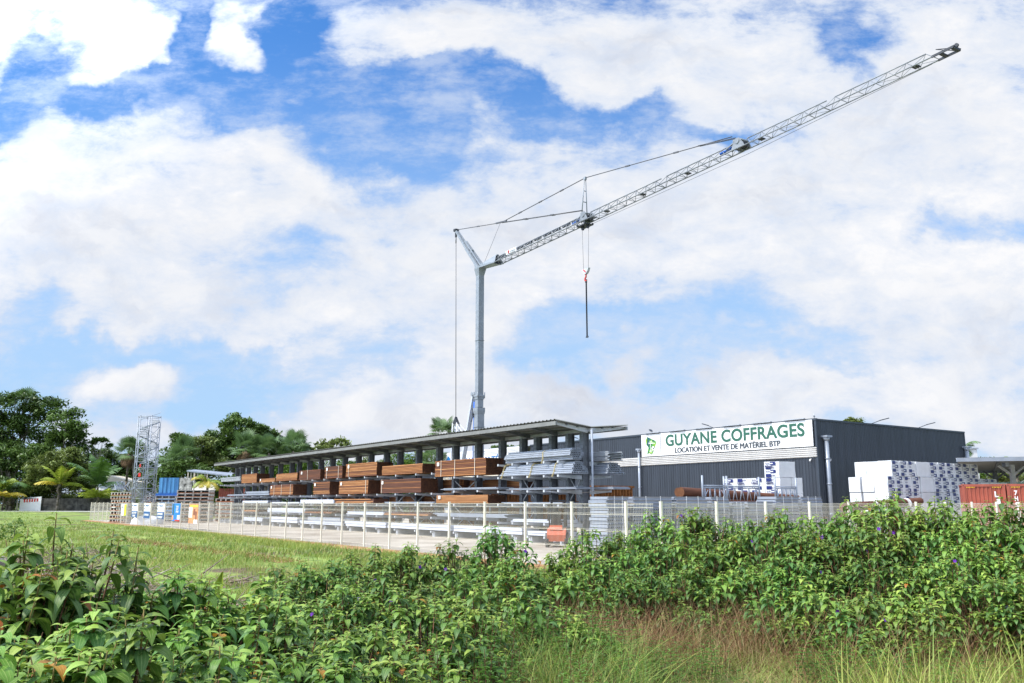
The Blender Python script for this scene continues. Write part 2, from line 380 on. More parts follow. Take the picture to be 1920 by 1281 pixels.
n = int(wd/.2); pr = []
for i in range(n):
    a = i*wd/n; p_ = wd/n; pr += [(a,0),(a+p_*.55,0),(a+p_*.7,.025),(a+p_*.85,.025)]
pr.append((wd,0)); v = [(d+.0, y, 0) for y, d in pr] + [(d, y, 7.5) for y, d in pr]; m_ = len(pr)
b.add(v, [(i, i+1, m_+i+1, m_+i) for i in range(m_-1)]); b.obj('wall', M['clad'], wh)
b = MB(); b.box(-LW+.0, -.02, .03, wd-.03, 7.0, 7.4).box(-LW, -.05, wd-.05, wd, 0, 7.4).box(-LW-.0, -LW+.05, .05, wd-.05, 0, 7.4); b.obj('roof', M['clad_trim'], wh)
b = MB(); b.box(-LW, .08, -.10, .12, 7.5, 7.64).box(-.10, .07, .12, wd+.05, 7.5, 7.62).box(-.08,.06,-.07,.05,0,7.5).box(-.06,.05,wd-.06,wd+.04,0,7.5)
b.obj('roof_trim', M['clad_trim'], wh)
b = MB(); z = 5.04
while z < 5.69:
    b.prismx([(-.03,z),(-.13,z+.035),(-.13,z+.085),(-.03,z+.105)], -LW, .02); z += .135
b.box(-LW, 0, -.05, .02, 5.03, 5.71); b.obj('white_cladding_band', M['louvre'], wh)
# sign
sg = MB(); sg.box(-16.95, -.18, -.16, -.11, 5.76, 7.56); s_o = sg.obj('company_sign', M['signwhite'], wh)
MB().box(-14.72, -14.68, -.175, -.162, 5.84, 7.46).obj('divider', M['signgrey'], s_o)
RX = (R(90), 0, 0)
text_obj('GUYANE COFFRAGES', 'lettering', M['signgreen'], 13.3, .93, s_o, (-14.1, -.163, 6.47), RX, bold=.026, spacing=1.04)
for k_ in (0, .022, .044): text_obj('LOCATION ET VENTE DE MATÉRIEL BTP', 'lettering', M['signgrey'], 10.2, .50, s_o, (-13.1+k_, -.163-k_*.05, 5.90+k_*.3), RX, bold=0.0)
for k in range(1,6): MB().box(-16.95+k*2.8, -16.95+k*2.8+.02, -.1625, -.160, 5.77, 7.55).obj('panel_joint', M['louvre'], s_o)
# emblem: faceted green shape
tri = [((.10,1.0),(.22,.80),(.05,.62),0),((.10,1.0),(.55,.86),(.22,.80),6),((.22,.80),(.55,.86),(.42,.62),1),((.55,.86),(.95,.74),(.62,.68),3),((.55,.86),(.62,.68),(.42,.62),5),
 ((.95,.74),(1.0,.60),(.62,.68),4),((1.0,.60),(.85,.40),(.62,.68),2),((-.08,.80),(.10,1.0),(.05,.62),2),((-.08,.80),(.05,.62),(-.02,.58),5),((.22,.80),(.42,.62),(.05,.62),6),
 ((.05,.62),(.42,.62),(.20,.40),0),((.42,.62),(.62,.68),(.50,.38),3),((.62,.68),(.85,.40),(.50,.38),4),((.42,.62),(.50,.38),(.20,.40),1),((-.02,.58),(.05,.62),(.20,.40),3),
 ((.20,.40),(.50,.38),(.42,.22),6),((.50,.38),(.85,.40),(.72,.20),0),((.50,.38),(.72,.20),(.42,.22),2),((.20,.40),(.42,.22),(.10,.20),4),((.42,.22),(.72,.20),(.62,.06),1),((.42,.22),(.62,.06),(.30,.08),5),
 ((.10,.20),(.42,.22),(.18,.08),3),((.18,.08),(.05,.0),(.10,.20),1),((.62,.06),(.45,.0),(.30,.08),3),((.30,.08),(.18,.08),(.42,.22),2)]
eb = MB()
for a, c, d, k in tri: eb.add([(-16.35+p[0]*1.15, -.168, 5.88+p[1]*1.5) for p in (a, c, d)], [(0,1,2)], k)
eb.obj('emblem', [M['logo%d' % i] for i in range(7)], s_o)
b = MB(); b.box(-16.1,-15.35,-.178,-.170,6.78,6.83).box(-15.88,-15.83,-.178,-.170,6.2,6.95).box(-16.0,-15.65,-.178,-.170,6.15,6.2); b.bar((-15.85,-.174,7.02),(-16.05,-.174,6.83),.03).bar((-15.85,-.174,7.02),(-15.6,-.174,6.83),.03)
b.obj('emblem_mark', M['signwhite'], s_o)
text_obj('c', 'emblem_mark', M['signwhite'], .28, .34, s_o, (-15.72, -.172, 6.22), RX, bold=.05)
b = MB()
for k in range(6): MB().box(-16.4+k*2.8, -16.4+k*2.8+1.7, -.32, -.14, 7.64, 7.69).obj('sign_light', M['galv'], s_o)
def downpipe(x, y, z0, z1, r, label=None):
    d = MB().tube((x,y,z0), (x,y,z1), r, r, 12); d.tube((x,y,z1-.02),(x,y,z1+.22), r*1.1, r*1.8, 12); d.box(x-r*1.9,x+r*1.9,y-r*1.9,y+r*1.9,z1+.22,z1+.34)
    for z in (z0+1.2, z0+3.2, z0+4.9):
        if z < z1: d.tube((x,y,z),(x,y,z+.08), r*1.25, r*1.25, 12)
    d.bar((x,y,z0+3.3),(x-.0,y+.3 if x < -1 else y,z0+3.3),.05)
    o = d.obj('downpipe', M['pipe'], wh)
    if label: o['label'] = label
downpipe(-17.2, -.25, 0, 6.1, .10)
downpipe(.22, .75, 0, 6.15, .15, 'thick grey downpipe near the sign corner'); downpipe(.22, 19.0, 0, 6.1, .15)
for x, y, dx, dy in ((-9.0,-.1,-.9,-.25), (-15.6,-.1,-.5,.15), (.1,6.4,.8,.9), (.1,12.5,.8,.9), (-25,-.1,-.9,-.2)):
    lm = MB(); lm.tube((x,y,7.6),(x+dx*.55,y+dy*.55,7.85),.025); lm.bar((x+dx*.5,y+dy*.5,7.83),(x+dx,y+dy,7.98),.22,.06); lm.obj('flood_lamp', M['clad_trim'], wh)
for x, y in ((-.5,-.12),(.08,1.25)):
    c_ = MB(); c_.bar((x,y,4.86),(x+.12,y-.25,4.80),.10,.10); c_.bar((x,y+.1,4.92),(x,y,4.86),.04); c_.obj('security_camera', M['white'], wh)
f_ = MB().tube((-.15,.1,7.62),(-.15,.1,7.95),.02).tube((-.15,.1,7.75),(-.15,.1,8.0),.07,.01); f_.obj('finial', M['galv'], wh)
# lower annex
an = thing('annex', 'low dark ribbed shed joined to the left end of the warehouse', 'building', W(SB+LW+.05, TB), RZ)
b = MB(); clad_wall(b, -9, 0, 0, 4.6, 0, .25, .035); b.obj('wall', M['clad'], an)
MB().box(-9,0,.05,12,4.55,4.75).box(-9,0,-.08,.05,4.6,4.72).obj('roof', M['clad_trim'], an); MB().box(-9.05,-9,.05,12,0,4.6).obj('end_wall', M['clad_trim'], an)
# white building behind
wb = thing('white_shop_building', 'white fronted building with blue lettering seen through the rack', 'building', W(80.5, 40), RZ)
b = MB(); b.box(0,24,0,14,0,6.6); b.obj('wall', M['cream'], wb)
b = MB(); b.box(-.1,19,-.35,.0,6.6,8.32); fa = b.obj('fascia', M['signwhite'], wb)
b = MB()
for z in (7.75, 7.9, 8.05): b.box(9.0,19,-.37,-.352,z,z+.03)
b.obj('fascia_line', M['signgrey'], fa)
text_obj('GUYANE MATÉRIAUX', 'lettering', M['signblue'], 14.5, .95, fa, (3.6,-.37,6.72), RX, bold=.01)
b = MB(); b.prism([(1.2,6.8),(2.8,6.8),(2.4,7.6),(1.9,7.9),(1.5,7.5)], -.38,-.36); b.obj('emblem', M['signblue'], fa)
MB().box(-.2,24.2,-.2,14.2,8.32,8.40).obj('roof', M['galv'], wb)

# ------------------------------------------------------------------ storage rack
rk = thing('storage_rack', 'long roofed cantilever storage rack loaded with timber and steel', 'storage rack', W(13.9, 9.5), RZ)
S0 = 13.9
def rx(s): return S0-s                # local x of a given s
COLS = [14.49,15.6,16.96,18.26,19.55,21.54,23.97,26.52,28.46,31.1,33.69,35.66,38.1,40.2,42.6,44.9,47.2,49.6,51.9,53.6,56.4,58.8,61.2,63.2,65.2,67.2,68.6]
def levels(s):
    if s < 19.8: return (3.96,3.30,2.60,1.93,1.04,.42)
    if s < 26.4: return (3.44,2.66,1.93,1.20,.42)
    return (3.72,2.56,1.91,1.19,.40)
cols = []
for s in COLS:
    x = rx(s); c = MB()
    c.box(x-.12,x+.12,-.20,-.185,0,5.35).box(x-.12,x+.12,.185,.20,0,5.35).box(x-.012,x+.012,-.185,.185,0,5.35)
    for k in range(26):
        z = .35+k*.19; c.box(x-.09,x-.06,-.206,-.201,z,z+.05,1); c.box(x+.06,x+.09,-.206,-.201,z,z+.05,1)
    cols.append(c.obj('column', [M['rack'], M['black']], rk))
    f = MB(); f.box(x-.14,x+.14,-1.45,1.45,0.061,.34); f.obj('foot', M['rack_light'], rk)
cnt = 0; rest = MB()
def arm(m, x, z, sgn):
    y0, y1 = .21*sgn, 1.62*sgn
    pts = [(y0,z-.02),(y1,z-.02),(y1,z-.10),(y0,z-.22)] if sgn > 0 else [(y1,z-.02),(y0,z-.02),(y0,z-.22),(y1,z-.10)]
    m.prismx(pts, x-.05, x+.05); m.box(x-.06,x+.06,min(y1,y1+.02*sgn),max(y1,y1+.02*sgn),z-.11,z)
for s, c in zip(COLS, cols):
    for z in levels(s):
        if cnt < 100: a = MB(); arm(a, rx(s), z, -1); a.obj('arm', M['rack_light'], c); cnt += 1
        else: arm(rest, rx(s), z, -1)
for s in COLS:
    for z in levels(s): arm(rest, rx(s), z, 1)
tag(rest.obj('arms', M['rack_light'], rk), kind='stuff')
# braces between columns
for i in range(0, len(COLS)-1):
    if i % 3 == 0 or i in (8,):
        x0, x1 = rx(COLS[i]), rx(COLS[i+1]); b = MB()
        for z in (.5, 2.0): b.bar((x0,-.1,z),(x1,-.1,z+1.3),.035).bar((x1,-.1,z),(x0,-.1,z+1.3),.035)
        b.obj('brace', M['rack_light'], rk)
# roof: shallow V, front eave high, gutter in the middle
XE = rx(69.2)
b = MB(); n = int((0-XE)/.30); v = []
prof = [(-2.22,5.70),(0.0,5.46),(2.35,5.66)]
m_ = n*4+1; xsr = []
for i in range(n):
    a = XE+i*(-XE)/n; p_ = -XE/n; xsr += [(a,0),(a+p_*.55,0),(a+p_*.65,.045),(a+p_*.9,.045)]
xsr.append((0,0)); vv = []
for y, z in prof:
    for x, d in xsr: vv.append((x, y, z+d+.10))
m_ = len(xsr); fs = []
for r_ in range(2):
    for i in range(m_-1): a = r_*m_+i; fs.append((a, a+1, a+m_+1, a+m_))
b.add(vv, fs); b.obj('roof_sheet', M['roof_top'], rk)
b = MB(); vv = []
for y, z in prof:
    for x in (XE+.02, -.02): vv.append((x, y*.985, z+.075))
b.add(vv, [(0,1,3,2),(2,3,5,4)]); b.obj('roof_lining', M['roof_under'], rk)
b = MB(); b.box(XE,-.0,-2.20,-2.10,5.56,5.74); b.obj('edge_beam', M['roof_edge'], rk)
b = MB(); b.box(XE,.0,2.25,2.32,5.53,5.70).box(XE,.15,-.10,.10,5.36,5.50); b.obj('gutter', M['galv'], rk)
i = 0
ss = S0+.25
while ss < 69:
    b = MB(); x = rx(ss)
    b.prismx([(-2.08,5.62),(-2.08,5.74),(-.1,5.52),(-.1,5.30)], x-.04, x+.04); b.prismx([(.1,5.30),(.1,5.52),(2.25,5.70),(2.25,5.60)], x-.04, x+.04)
    b.obj('rafter', M['rack_light'] if i == 0 else M['rack'], rk); ss += 2.35; i += 1
for yy in (-1.4,-.75,.8,1.5):
    z = 5.46+abs(yy)*.1; MB().box(XE+.1,-.1,yy-.04,yy+.04,z+.0,z+.07).obj('purlin', M['rack'], rk)
MB().tube((.12,-.12,.06),(.12,-.12,5.42),.06,.06,12).obj('downpipe', M['galv_light'], rk)

# ------------------------------------------------------------------ goods on the rack
TF = 7.92
STL = 'timber bundles on the storage rack'; GST = 'steel stock on the storage rack'
def timber(s1, s0, z0, z1, label, tones, straps=(.25,.75), board=.088, depth=1.2, tagpos=.05, t0=TF, rows=None, loose=False, grp=STL):
    """bundle from s1 (far end) to s0 (near end)"""
    L_ = s1-s0; H = z1-z0; t = thing('timber_bundle', label, 'timber bundle', W(s0, t0, z0), RZ, grp)
    n = max(2, int(round(H/board))); hh = H/n; nb = 7; w = depth/nb; b = MB(); rnd = random.Random(int(s1*97+z0*31))
    for r_ in range(n):
        for c_ in range(nb):
            if 0 < c_ < nb-1 and 0 < r_ < n-1 and c_ != 0:
                pass
            j = rnd.uniform(0,.035) if c_ == 0 else 0
            e0 = rnd.uniform(-.0,.05); e1 = rnd.uniform(0,.06)
            if loose: j = rnd.uniform(0,.1); e0 = rnd.uniform(0,.5); e1 = rnd.uniform(0,.4)
            k = rnd.choice(tones)
            zz = r_*hh
            x0, x1, y0, y1, a, c = -L_+e1, -e0, c_*w+.004+j, (c_+1)*w-.004, zz+.004, zz+hh*.76
            if c_ not in (0, nb-1) and r_ not in (0, n-1): # only the ends of inner boards show
                b.add([(x1,y0,a),(x1,y1,a),(x1,y1,c),(x1,y0,c)], [(0,1,2,3)], 6); continue
            b.add([(x0,y0,a),(x1,y0,a),(x1,y1,a),(x0,y1,a),(x0,y0,c),(x1,y0,c),(x1,y1,c),(x0,y1,c)], [(0,3,2,1),(4,5,6,7),(0,1,5,4),(2,3,7,6),(3,0,4,7)], k)
            b.add([(x1,y0,a),(x1,y1,a),(x1,y1,c),(x1,y0,c)], [(0,1,2,3)], 6)
    b.box(-L_+.08,-.09,.06,depth-.06,.01,H-.02,5)
    b.obj('boards', WOODS+[M['woodend']], t)
    for q in straps:
        x = -L_+q*L_; s_ = MB(); s_.box(x-.02,x+.02,-.012,-.002,-.01,H+.01).box(x-.02,x+.02,-.012,depth+.01,H+.0,H+.012); s_.obj('strap', M['strap'], t)
    if tagpos:
        x = -L_+tagpos*L_; MB().box(x,x+.24,-.024,-.016,H-.30 if H > .45 else H-.22,H-.10 if H > .45 else H-.04).obj('paper_tag', M['paper'], t)
    return t
O_ = (1,4,0,1); B_ = (0,2,1,4,2); D_ = (3,5,2,3)
timber(62.3,58.0,3.76,4.56,'tall orange timber bundle at the far left of the top shelf',O_,straps=(),tagpos=0)
timber(57.2,53.3,3.74,4.06,'low orange timber bundle beside the tall far left one, top shelf',O_,straps=(),tagpos=.06)
timber(53.1,48.2,3.76,4.36,'plain orange timber bundle without straps on the top shelf',O_,straps=(),tagpos=0)
timber(47.8,43.5,3.74,4.47,'dark brown timber bundle with one faint strap, top shelf',D_,straps=(.42,),tagpos=.11)
timber(42.7,39.5,3.74,4.60,'short dark timber bundle with two white straps, top shelf',(3,5,2,3,0),straps=(.14,.80),tagpos=.12)
timber(38.9,33.95,3.76,4.66,'tall striped brown timber bundle with a single strap, top shelf',B_,straps=(.10,),tagpos=.08)
timber(33.2,27.75,3.74,4.33,'low bright orange timber bundle in the middle of the top shelf',O_,straps=(),tagpos=0)
timber(26.3,20.8,3.48,4.38,'largest red brown timber bundle with three straps beside the steel tubes',B_,straps=(.14,.42,.80),tagpos=.06)
timber(54.4,49.0,2.60,3.46,'square striped timber bundle with straps, leftmost of the second shelf',B_,straps=(.2,.52,.90),tagpos=.06)
timber(44.8,41.65,2.58,3.52,'short rough timber bundle on the second shelf',(2,1,5,0,4),straps=(),tagpos=.1,board=.07)
timber(40.0,35.2,2.60,3.50,'striped timber bundle with a strap near its right end, second shelf',B_,straps=(.93,),tagpos=.07)
timber(33.4,27.9,2.60,3.46,'large dark purplish timber bundle, rightmost of the second shelf',(3,2,3,0,5),straps=(.05,),tagpos=.05)
timber(40.8,34.3,1.96,2.26,'loose uneven boards stacked low on the third shelf',(1,0,2,4),straps=(),tagpos=0,loose=True,board=.075)
timber(26.1,20.6,1.97,2.42,'smooth pale orange timber bundle low above the fence',(4,1,4,1),straps=(),tagpos=.06,board=.065)
timber(61.4,57.5,1.22,1.36,'thin orange board layer at the far left behind the fence',(4,1),straps=(),tagpos=0,grp=STL)
timber(46.4,41.1,1.22,1.34,'thin orange board layer behind the middle of the fence',(4,1,0),straps=(),tagpos=0)
timber(32.8,26.7,1.24,1.42,'bright orange board layer between white sheets behind the fence',(4,1,4),straps=(),tagpos=0,loose=True)
# rear side timber, seen between the columns
for i, (a, c, z0, z1) in enumerate(((50,45,1.95,2.5),(44,38.5,1.95,2.45),(37.5,32,1.95,2.5),(31,26.5,1.95,2.55),(25.5,20,2.6,3.3),(31.2,26.2,2.60,3.4))):
    timber(a,c,z0,z1,'brown timber bundle on the rear side, seen between the rack columns',(0,2,1),straps=(),tagpos=0,t0=9.85,grp='timber bundles on the rear side of the rack')

def steel(s1, s0, z0, z1, label, m, layers=5, depth=1.1, jit=.12, kind='steel_sheets', cat='steel sheets', t0=TF, lip=True, tie=0):
    L_ = s1-s0; H = z1-z0; t = thing(kind, label, cat, W(s0,t0,z0), RZ, GST); rnd = random.Random(int(s1*51+z0*77))
    b = MB(); h = H/layers
    for i in range(layers):
        e0 = rnd.uniform(0,jit); e1 = rnd.uniform(0,jit*2); y = rnd.uniform(0,.05)
        if lip and h > .05:
            pr = [(y,i*h),(y,i*h+h*.9),(y+.04,i*h+h*.9),(y+.04,i*h+h*.3),(depth-.04,i*h+h*.3),(depth-.04,i*h+h*.9),(depth,i*h+h*.9),(depth,i*h)]
            b.prismx(pr, -L_+e1, -e0)
        else: b.box(-L_+e1,-e0,y,depth-y,i*h+.002,i*h+h*.86)
    b.obj('sheet_stack' if kind != 'steel_sheets' else 'sheets', m, t)
    for q in range(tie):
        x = -L_*(q+.7)/(tie+.4); MB().box(x-.012,x+.012,-.008,-.001,0,H).obj('strap', M['strap'], t)
    return t
steel(68.9,62.6,4.02,4.40,'grey weathered profile bundle sticking out at the far left top',M['galv'],6)
steel(47.4,40.9,1.94,2.27,'boxy white wrapped steel pack with dark ties on the third shelf',M['white_steel'],1,lip=False,tie=5)
steel(61.8,54.8,1.93,2.17,'white sheet pile leftmost on the third shelf',M['white_steel'],4)
steel(54.1,47.5,1.93,2.05,'thin white sheet layer left of the boxy white pack',M['white_steel'],2)
steel(60.8,54.6,2.64,2.98,'pale blue steel channels left of the square timber bundle',M['galv_light'],4)
steel(66.5,60.5,2.64,2.76,'thin steel flats on the second shelf at the far left end',M['galv_light'],2)
steel(32.9,26.2,1.93,2.05,'thin grey steel sheets under the large purplish timber bundle',M['galv_light'],3,jit=.4)
steel(25.6,19.6,2.68,2.80,'loose steel flats on the shelf right of the purplish timber',M['galv_light'],3,jit=.4)
steel(19.0,13.2,2.62,2.71,'long thin steel flats reaching past the right end of the rack',M['galv_light'],3,jit=.3)
steel(19.4,14.0,1.95,2.02,'flat steel strips just above the fence at the right',M['galv_light'],2,jit=.3)
steel(54.8,46.2,1.21,1.57,'tall white sheet pile behind the fence, upper left row',M['white_steel'],5)
steel(38.6,32.8,1.21,1.41,'white sheet pile behind the fence, middle of the upper row',M['white_steel'],3)
steel(26.5,18.6,1.23,1.42,'grey tangled steel pile behind the fence, right of the orange boards',M['galv_light'],4,jit=.5)
steel(18.5,14.4,1.06,1.20,'short white sheet pile behind the fence near the orange truck',M['white_steel'],3)
steel(61.3,55.9,.42,.72,'leftmost white sheet pile on the lowest shelf',M['white_steel'],4)
steel(54.0,47.7,.42,.88,'boxy white pile on the lowest shelf, second from the left',M['white_steel'],2,lip=False,tie=2)
steel(47.3,39.0,.42,.66,'long white pile on the lowest shelf with a grey trough on top',M['white_steel'],2)
steel(45.7,39.5,.68,.97,'grey trough profile lying on a long white pile',M['galv_light'],1)
steel(38.8,32.4,.42,.76,'third boxed white pile of the lowest shelf, left of the centre',M['white_steel'],2,lip=False,tie=1)
steel(32.2,24.4,.44,.76,'long white pile on the lowest shelf below the orange boards',M['white_steel'],2,lip=False)
steel(24.1,17.5,.44,.77,'white pile on the lowest shelf above the middle shrubs',M['white_steel'],2,lip=False)
steel(17.3,14.3,.44,.66,'rightmost short white pile on the lowest shelf',M['white_steel'],2,lip=False)
# steel tube bundles
def pipes(s1, s0, z0, z1, label, t0=TF, depth=1.0, straps=(), shape='heap'):
    L_ = s1-s0; H = z1-z0; t = thing('tube_bundle', label, 'tube bundle', W(s0,t0,z0), RZ, GST); b = MB(); r = .052; rnd = random.Random(int(s1*10))
    row = 0; z = r
    while z < H:
        q = z/H; inset = (depth*.30*(q**1.5) if shape == 'heap' else depth*.22*abs(q-.55)*2)
        y = inset+r+(r if row % 2 else 0)
        while y < depth-inset-r*.5:
            e = rnd.uniform(0,.06)+(.25*q if shape == 'heap' else .1); y2 = y; edge = (y < inset+3.1*r or y > depth-inset-3.1*r or z > H-2.2*r or z < 2*r)
            x0, x1 = -L_+e+(.25*q), -e*.4-(.1*q)
            nn = 8
            if edge: b.tube((x0,y2,z),(x1,y2,z),r*.97,r*.97,nn,0,False)
            ring = []
            for rr_ in (r*.97, r*.72):
                for k in range(nn): a = 2*math.pi*k/nn; ring.append((x1, y2+rr_*math.cos(a), z+rr_*math.sin(a)))
            b.add(ring, [(k,(k+1) % nn,nn+(k+1) % nn,nn+k) for k in range(nn)], 0)
            b.add([(x1-.12, y2+r*.95*math.cos(2*math.pi*k/nn), z+r*.95*math.sin(2*math.pi*k/nn)) for k in range(nn)], [tuple(range(nn))], 1)
            y += 2*r
        z += r*1.75; row += 1
    b.obj('tubes', [M['galv_light'], M['black']], t)
    for q in straps:
        x = -L_+q*L_; s_ = MB(); pts = []
        for k in range(7):
            f_ = k/6; pts.append((x+.06*math.sin(f_*5), depth*.30*(f_**1.5)*(1 if shape == 'heap' else .6)-.035 if f_ < 1 else depth*.30, H*f_-.12*(1-f_)))
        pts.append((x, depth*.7, H+.03))
        for k in range(len(pts)-1): s_.bar(pts[k], pts[k+1], .07, .012, up=(1,0,0))
        s_.obj('strap', M['yellowstrap'], t)
    return t
pipes(19.4,13.6,3.97,4.50,'upper round bundle of galvanised tubes with open ends',shape='round',straps=(.62,),depth=.95)
pipes(19.6,13.5,3.32,3.90,'lower heaped bundle of galvanised tubes with three yellow straps',shape='heap',straps=(.05,.45,.76),depth=1.1)
pipes(19.0,13.3,3.32,3.88,'tube bundle on the rear shelf behind the right rack end',t0=9.9,shape='heap',depth=1.15)
steel(18.8,13.3,3.97,4.42,'square pack of grey profiles on the rear top shelf end',M['galv'],6,t0=10.0,depth=.9)
steel(18.6,12.9,2.62,2.74,'steel flats sticking out on the rear side of the rack end',M['galv_light'],3,t0=9.9)

# ------------------------------------------------------------------ posters
poster(30.5,2.3,.72,1.18,'pale white poster with faint print, leftmost on the long fence',[('print',M['greyp'],-.30,.30,.62,.65),('print',M['greyp'],-.2,.28,.38,.40)],M['paper'])
poster(28.5,2.35,1.10,.78,'white and lime yellow poster, second from the left on the fence',[('panel',M['lime'],.08,.5,.0,.97),('print',M['greyp'],-.38,-.05,.62,.80),('print',M['greyp'],-.42,-.08,.30,.36)],M['paper'])
for k, (n_, lb, tx) in enumerate(((26.5,'white and navy poster with two short lines, left of its two twins',('LOCATION','VENTE')),(24.5,'white and navy poster with one wide line, middle of three alike',('COFFRAGE',)),(22.5,'white and navy poster with two wide lines, right of its twins',('ECHAFAUDAGE','ETAIEMENT')))):
    t = poster(n_,2.4,1.24,.68,lb,[('panel',M['navy'],-.5,.5,0,.46),('mark',M['navy'],-.46,-.38,.80,.92),('mark',M['navy'],-.44,-.36,.58,.70)],M['paper'])
    text_obj('Guyane', 'lettering', M['signblue'], 1.3, .16, t, (-.5,-.02,1.66), RX)
    for j, s_ in enumerate(tx): text_obj(s_, 'lettering', M['white'], 1.8 if len(s_) > 6 else 1.2, .17, t, (-.9 if len(s_) > 6 else -.6,-.03,1.00-.26*j if len(tx) > 1 else .88), RX, bold=.02)
t = poster(20.5,2.4,1.34,.60,'bright blue poster with a dark figure and red foot band',[('figure',M['tealp'],-.42,-.26,.35,.98),('figure',M['posterorange'],-.48,-.30,.05,.32),('band',M['red'],-.10,.5,0,.08),('panel',M['white'],.18,.5,.10,.34)],M['sky'])
text_obj('20', 'lettering', M['white'], .7, .30, t, (.05,-.02,1.46), RX); text_obj('ANS', 'lettering', M['white'], .8, .18, t, (.02,-.02,1.22), RX)
t = poster(18.5,2.4,1.38,.52,'orange poster with yellow top band and brown figures',[('band',M['posteryellow'],-.4,.5,.84,.94),('panel',M['paper'],-.5,-.12,.30,.84),('figure',M['skin'],.0,.22,.42,.74),('figure',M['skin'],.24,.40,.20,.62),('panel',M['paper'],.1,.5,.0,.2)],M['posterorange'])

# ------------------------------------------------------------------ tower crane
PX, PY = -3.0254, 85.0; CRZ = math.atan2(-.84145, .54033)
cr = thing('tower_crane', 'grey self-erecting tower crane with long lattice jib behind the rack', 'crane', (PX, PY, 0), CRZ)
XM = -.52
def taper(b, x0, x1, hw0, hw1, z0, z1):
    v = [(x0-hw0,-hw0,z0),(x0+hw0,-hw0,z0),(x0+hw0,hw0,z0),(x0-hw0,hw0,z0),(x1-hw1,-hw1,z1),(x1+hw1,-hw1,z1),(x1+hw1,hw1,z1),(x1-hw1,hw1,z1)]
    b.add(v, [(0,3,2,1),(4,5,6,7),(0,1,5,4),(1,2,6,5),(2,3,7,6),(3,0,4,7)])
b = MB(); b.box(XM-.31,XM+.31,-.31,.31,11.4,25.0); taper(b, XM, XM+.05, .31, .46, 25.0, 25.75); b.box(XM-.42,XM+.55,-.42,.42,25.75,25.95)
b.box(XM-.36,XM+.36,-.36,.36,18.2,18.24)
b.obj('mast', M['crane'], cr)
b = MB(); b.box(XM-.42,XM+.38,-.38,.38,1.4,10.9); taper(b, XM, XM, .40, .45, 10.7, 11.05); b.box(XM-.46,XM+.44,-.44,.44,11.05,11.35)
for z in (9.4,7.0,4.5): b.box(XM-.49,XM+.45,-.45,.45,z,z+.05)
b.obj('lower_mast', M['crane'], cr)
b = MB(); b.box(XM-.44,XM+.42,-.42,.42,12.45,12.62).box(XM-.38,XM+.36,-.37,.37,12.2,12.45)
for sx in (-1,1):
    for sy in (-1,1): b.tube((XM+sx*.40,sy*.40,12.3),(XM+sx*.40,sy*.40,12.9),.05)
b.tube((XM-1.0,-.3,12.85),(XM-1.0,.3,12.85),.22); b.bar((XM-1.0,0,12.85),(XM-.3,0,12.6),.3,.3); b.obj('mast_collar', M['crane'], cr)
b = MB(); b.box(XM-.9,XM-.36,-.12,.12,11.75,11.95); b.bar((XM-.9,-.2,11.5),(XM-.3,-.44,10.7),.06).bar((XM-.3,-.46,10.7),(XM-.7,-.46,10.0),.05).tube((XM-.62,-.46,11.3),(XM-.34,-.46,10.4),.05); b.obj('latch', M['crane_dark'], cr)
for z in (20.6, 17.6): MB().box(XM-.55,XM-.36,-.1,.05,z,z+.06).box(XM-.55,XM-.36,-.1,.05,z+.14,z+.2).obj('bracket', M['crane_dark'], cr)
b = MB()
for sy in (-.14,.14): b.bar((-1.5,sy,12.9),(-4.4,sy,4.0),.16,.26)
b.obj('erection_strut', M['rack_light'], cr)
b = MB(); b.tube((-1.14,-.1,12.0),(-1.24,-.1,4.6),.19,.19,12).tube((-1.14,-.1,12.0),(-1.1,0,12.4),.08); b.obj('hydraulic_cylinder', M['blue'], cr)
b = MB(); b.tube((-1.02,-.2,11.6),(-1.0,-.2,4.5),.02); b.obj('hose', M['palm_yellow'], cr)
# head strut, pair of tapered beams
b = MB()
for sy in (-.26,.26):
    b.bar((-.35,sy,25.75),(-3.1,sy*.9,28.6),.22,.30).bar((-3.1,sy*.9,28.6),(-5.75,sy*.4,31.4),.16,.22)
b.bar((-3.0,-.25,28.5),(-3.0,.25,28.5),.12).bar((-1.5,-.26,26.9),(-1.5,.26,26.9),.12); b.obj('head_strut', M['crane'], cr)
b = MB(); b.bar((-.75,0,25.4),(-2.35,0,27.9),.30,.18).bar((-2.35,0,27.9),(-2.2,0,28.3),.25); b.tube((-2.4,-.3,27.9),(-2.4,.3,27.9),.09); b.obj('strut_support', M['crane'], cr)
b = MB(); b.bar((-.05,-.2,26.0),(-3.6,-.12,29.6),.10,.12).bar((-.05,.2,26.0),(-3.6,.12,29.6),.10,.12); b.obj('strut_rod', M['crane'], cr)
b = MB(); b.tube((-5.75,-.28,31.35),(-5.75,.28,31.35),.17,.17,10).box(-5.95,-5.5,-.2,.2,31.25,31.5).bar((-5.8,0,31.3),(-5.78,0,30.6),.14,.2); b.obj('strut_head', M['crane_dark'], cr)
b = MB()
b.tube((-5.77,0,30.7),(-5.30,0,10.75),.04,.04,6)
b.tube((-5.76,0,30.7),(-5.76,0,29.9),.06); b.obj('back_stay', M['crane_rope'], cr)
b = MB(); b.prism([(-5.27,10.85),(-5.85,10.1),(-4.7,10.1)], -.12, .12); b.obj('stay_plate', M['crane_dark'], cr)
b = MB()
for sy in (-.35,.35):
    b.tube((-5.72,sy*.4,10.2),(-5.95,sy,2.2),.07).tube((-4.85,sy*.4,10.2),(-4.7,sy,2.2),.07).tube((-4.9,sy*.4,10.1),(-2.9,sy,8.75),.06).tube((-2.9,sy,8.75),(-1.0,sy,7.6),.06).tube((-5.3,sy*.4,9.8),(-3.3,sy,8.5),.045).bar((-5.85,sy,6),(-4.75,sy,6),.06)
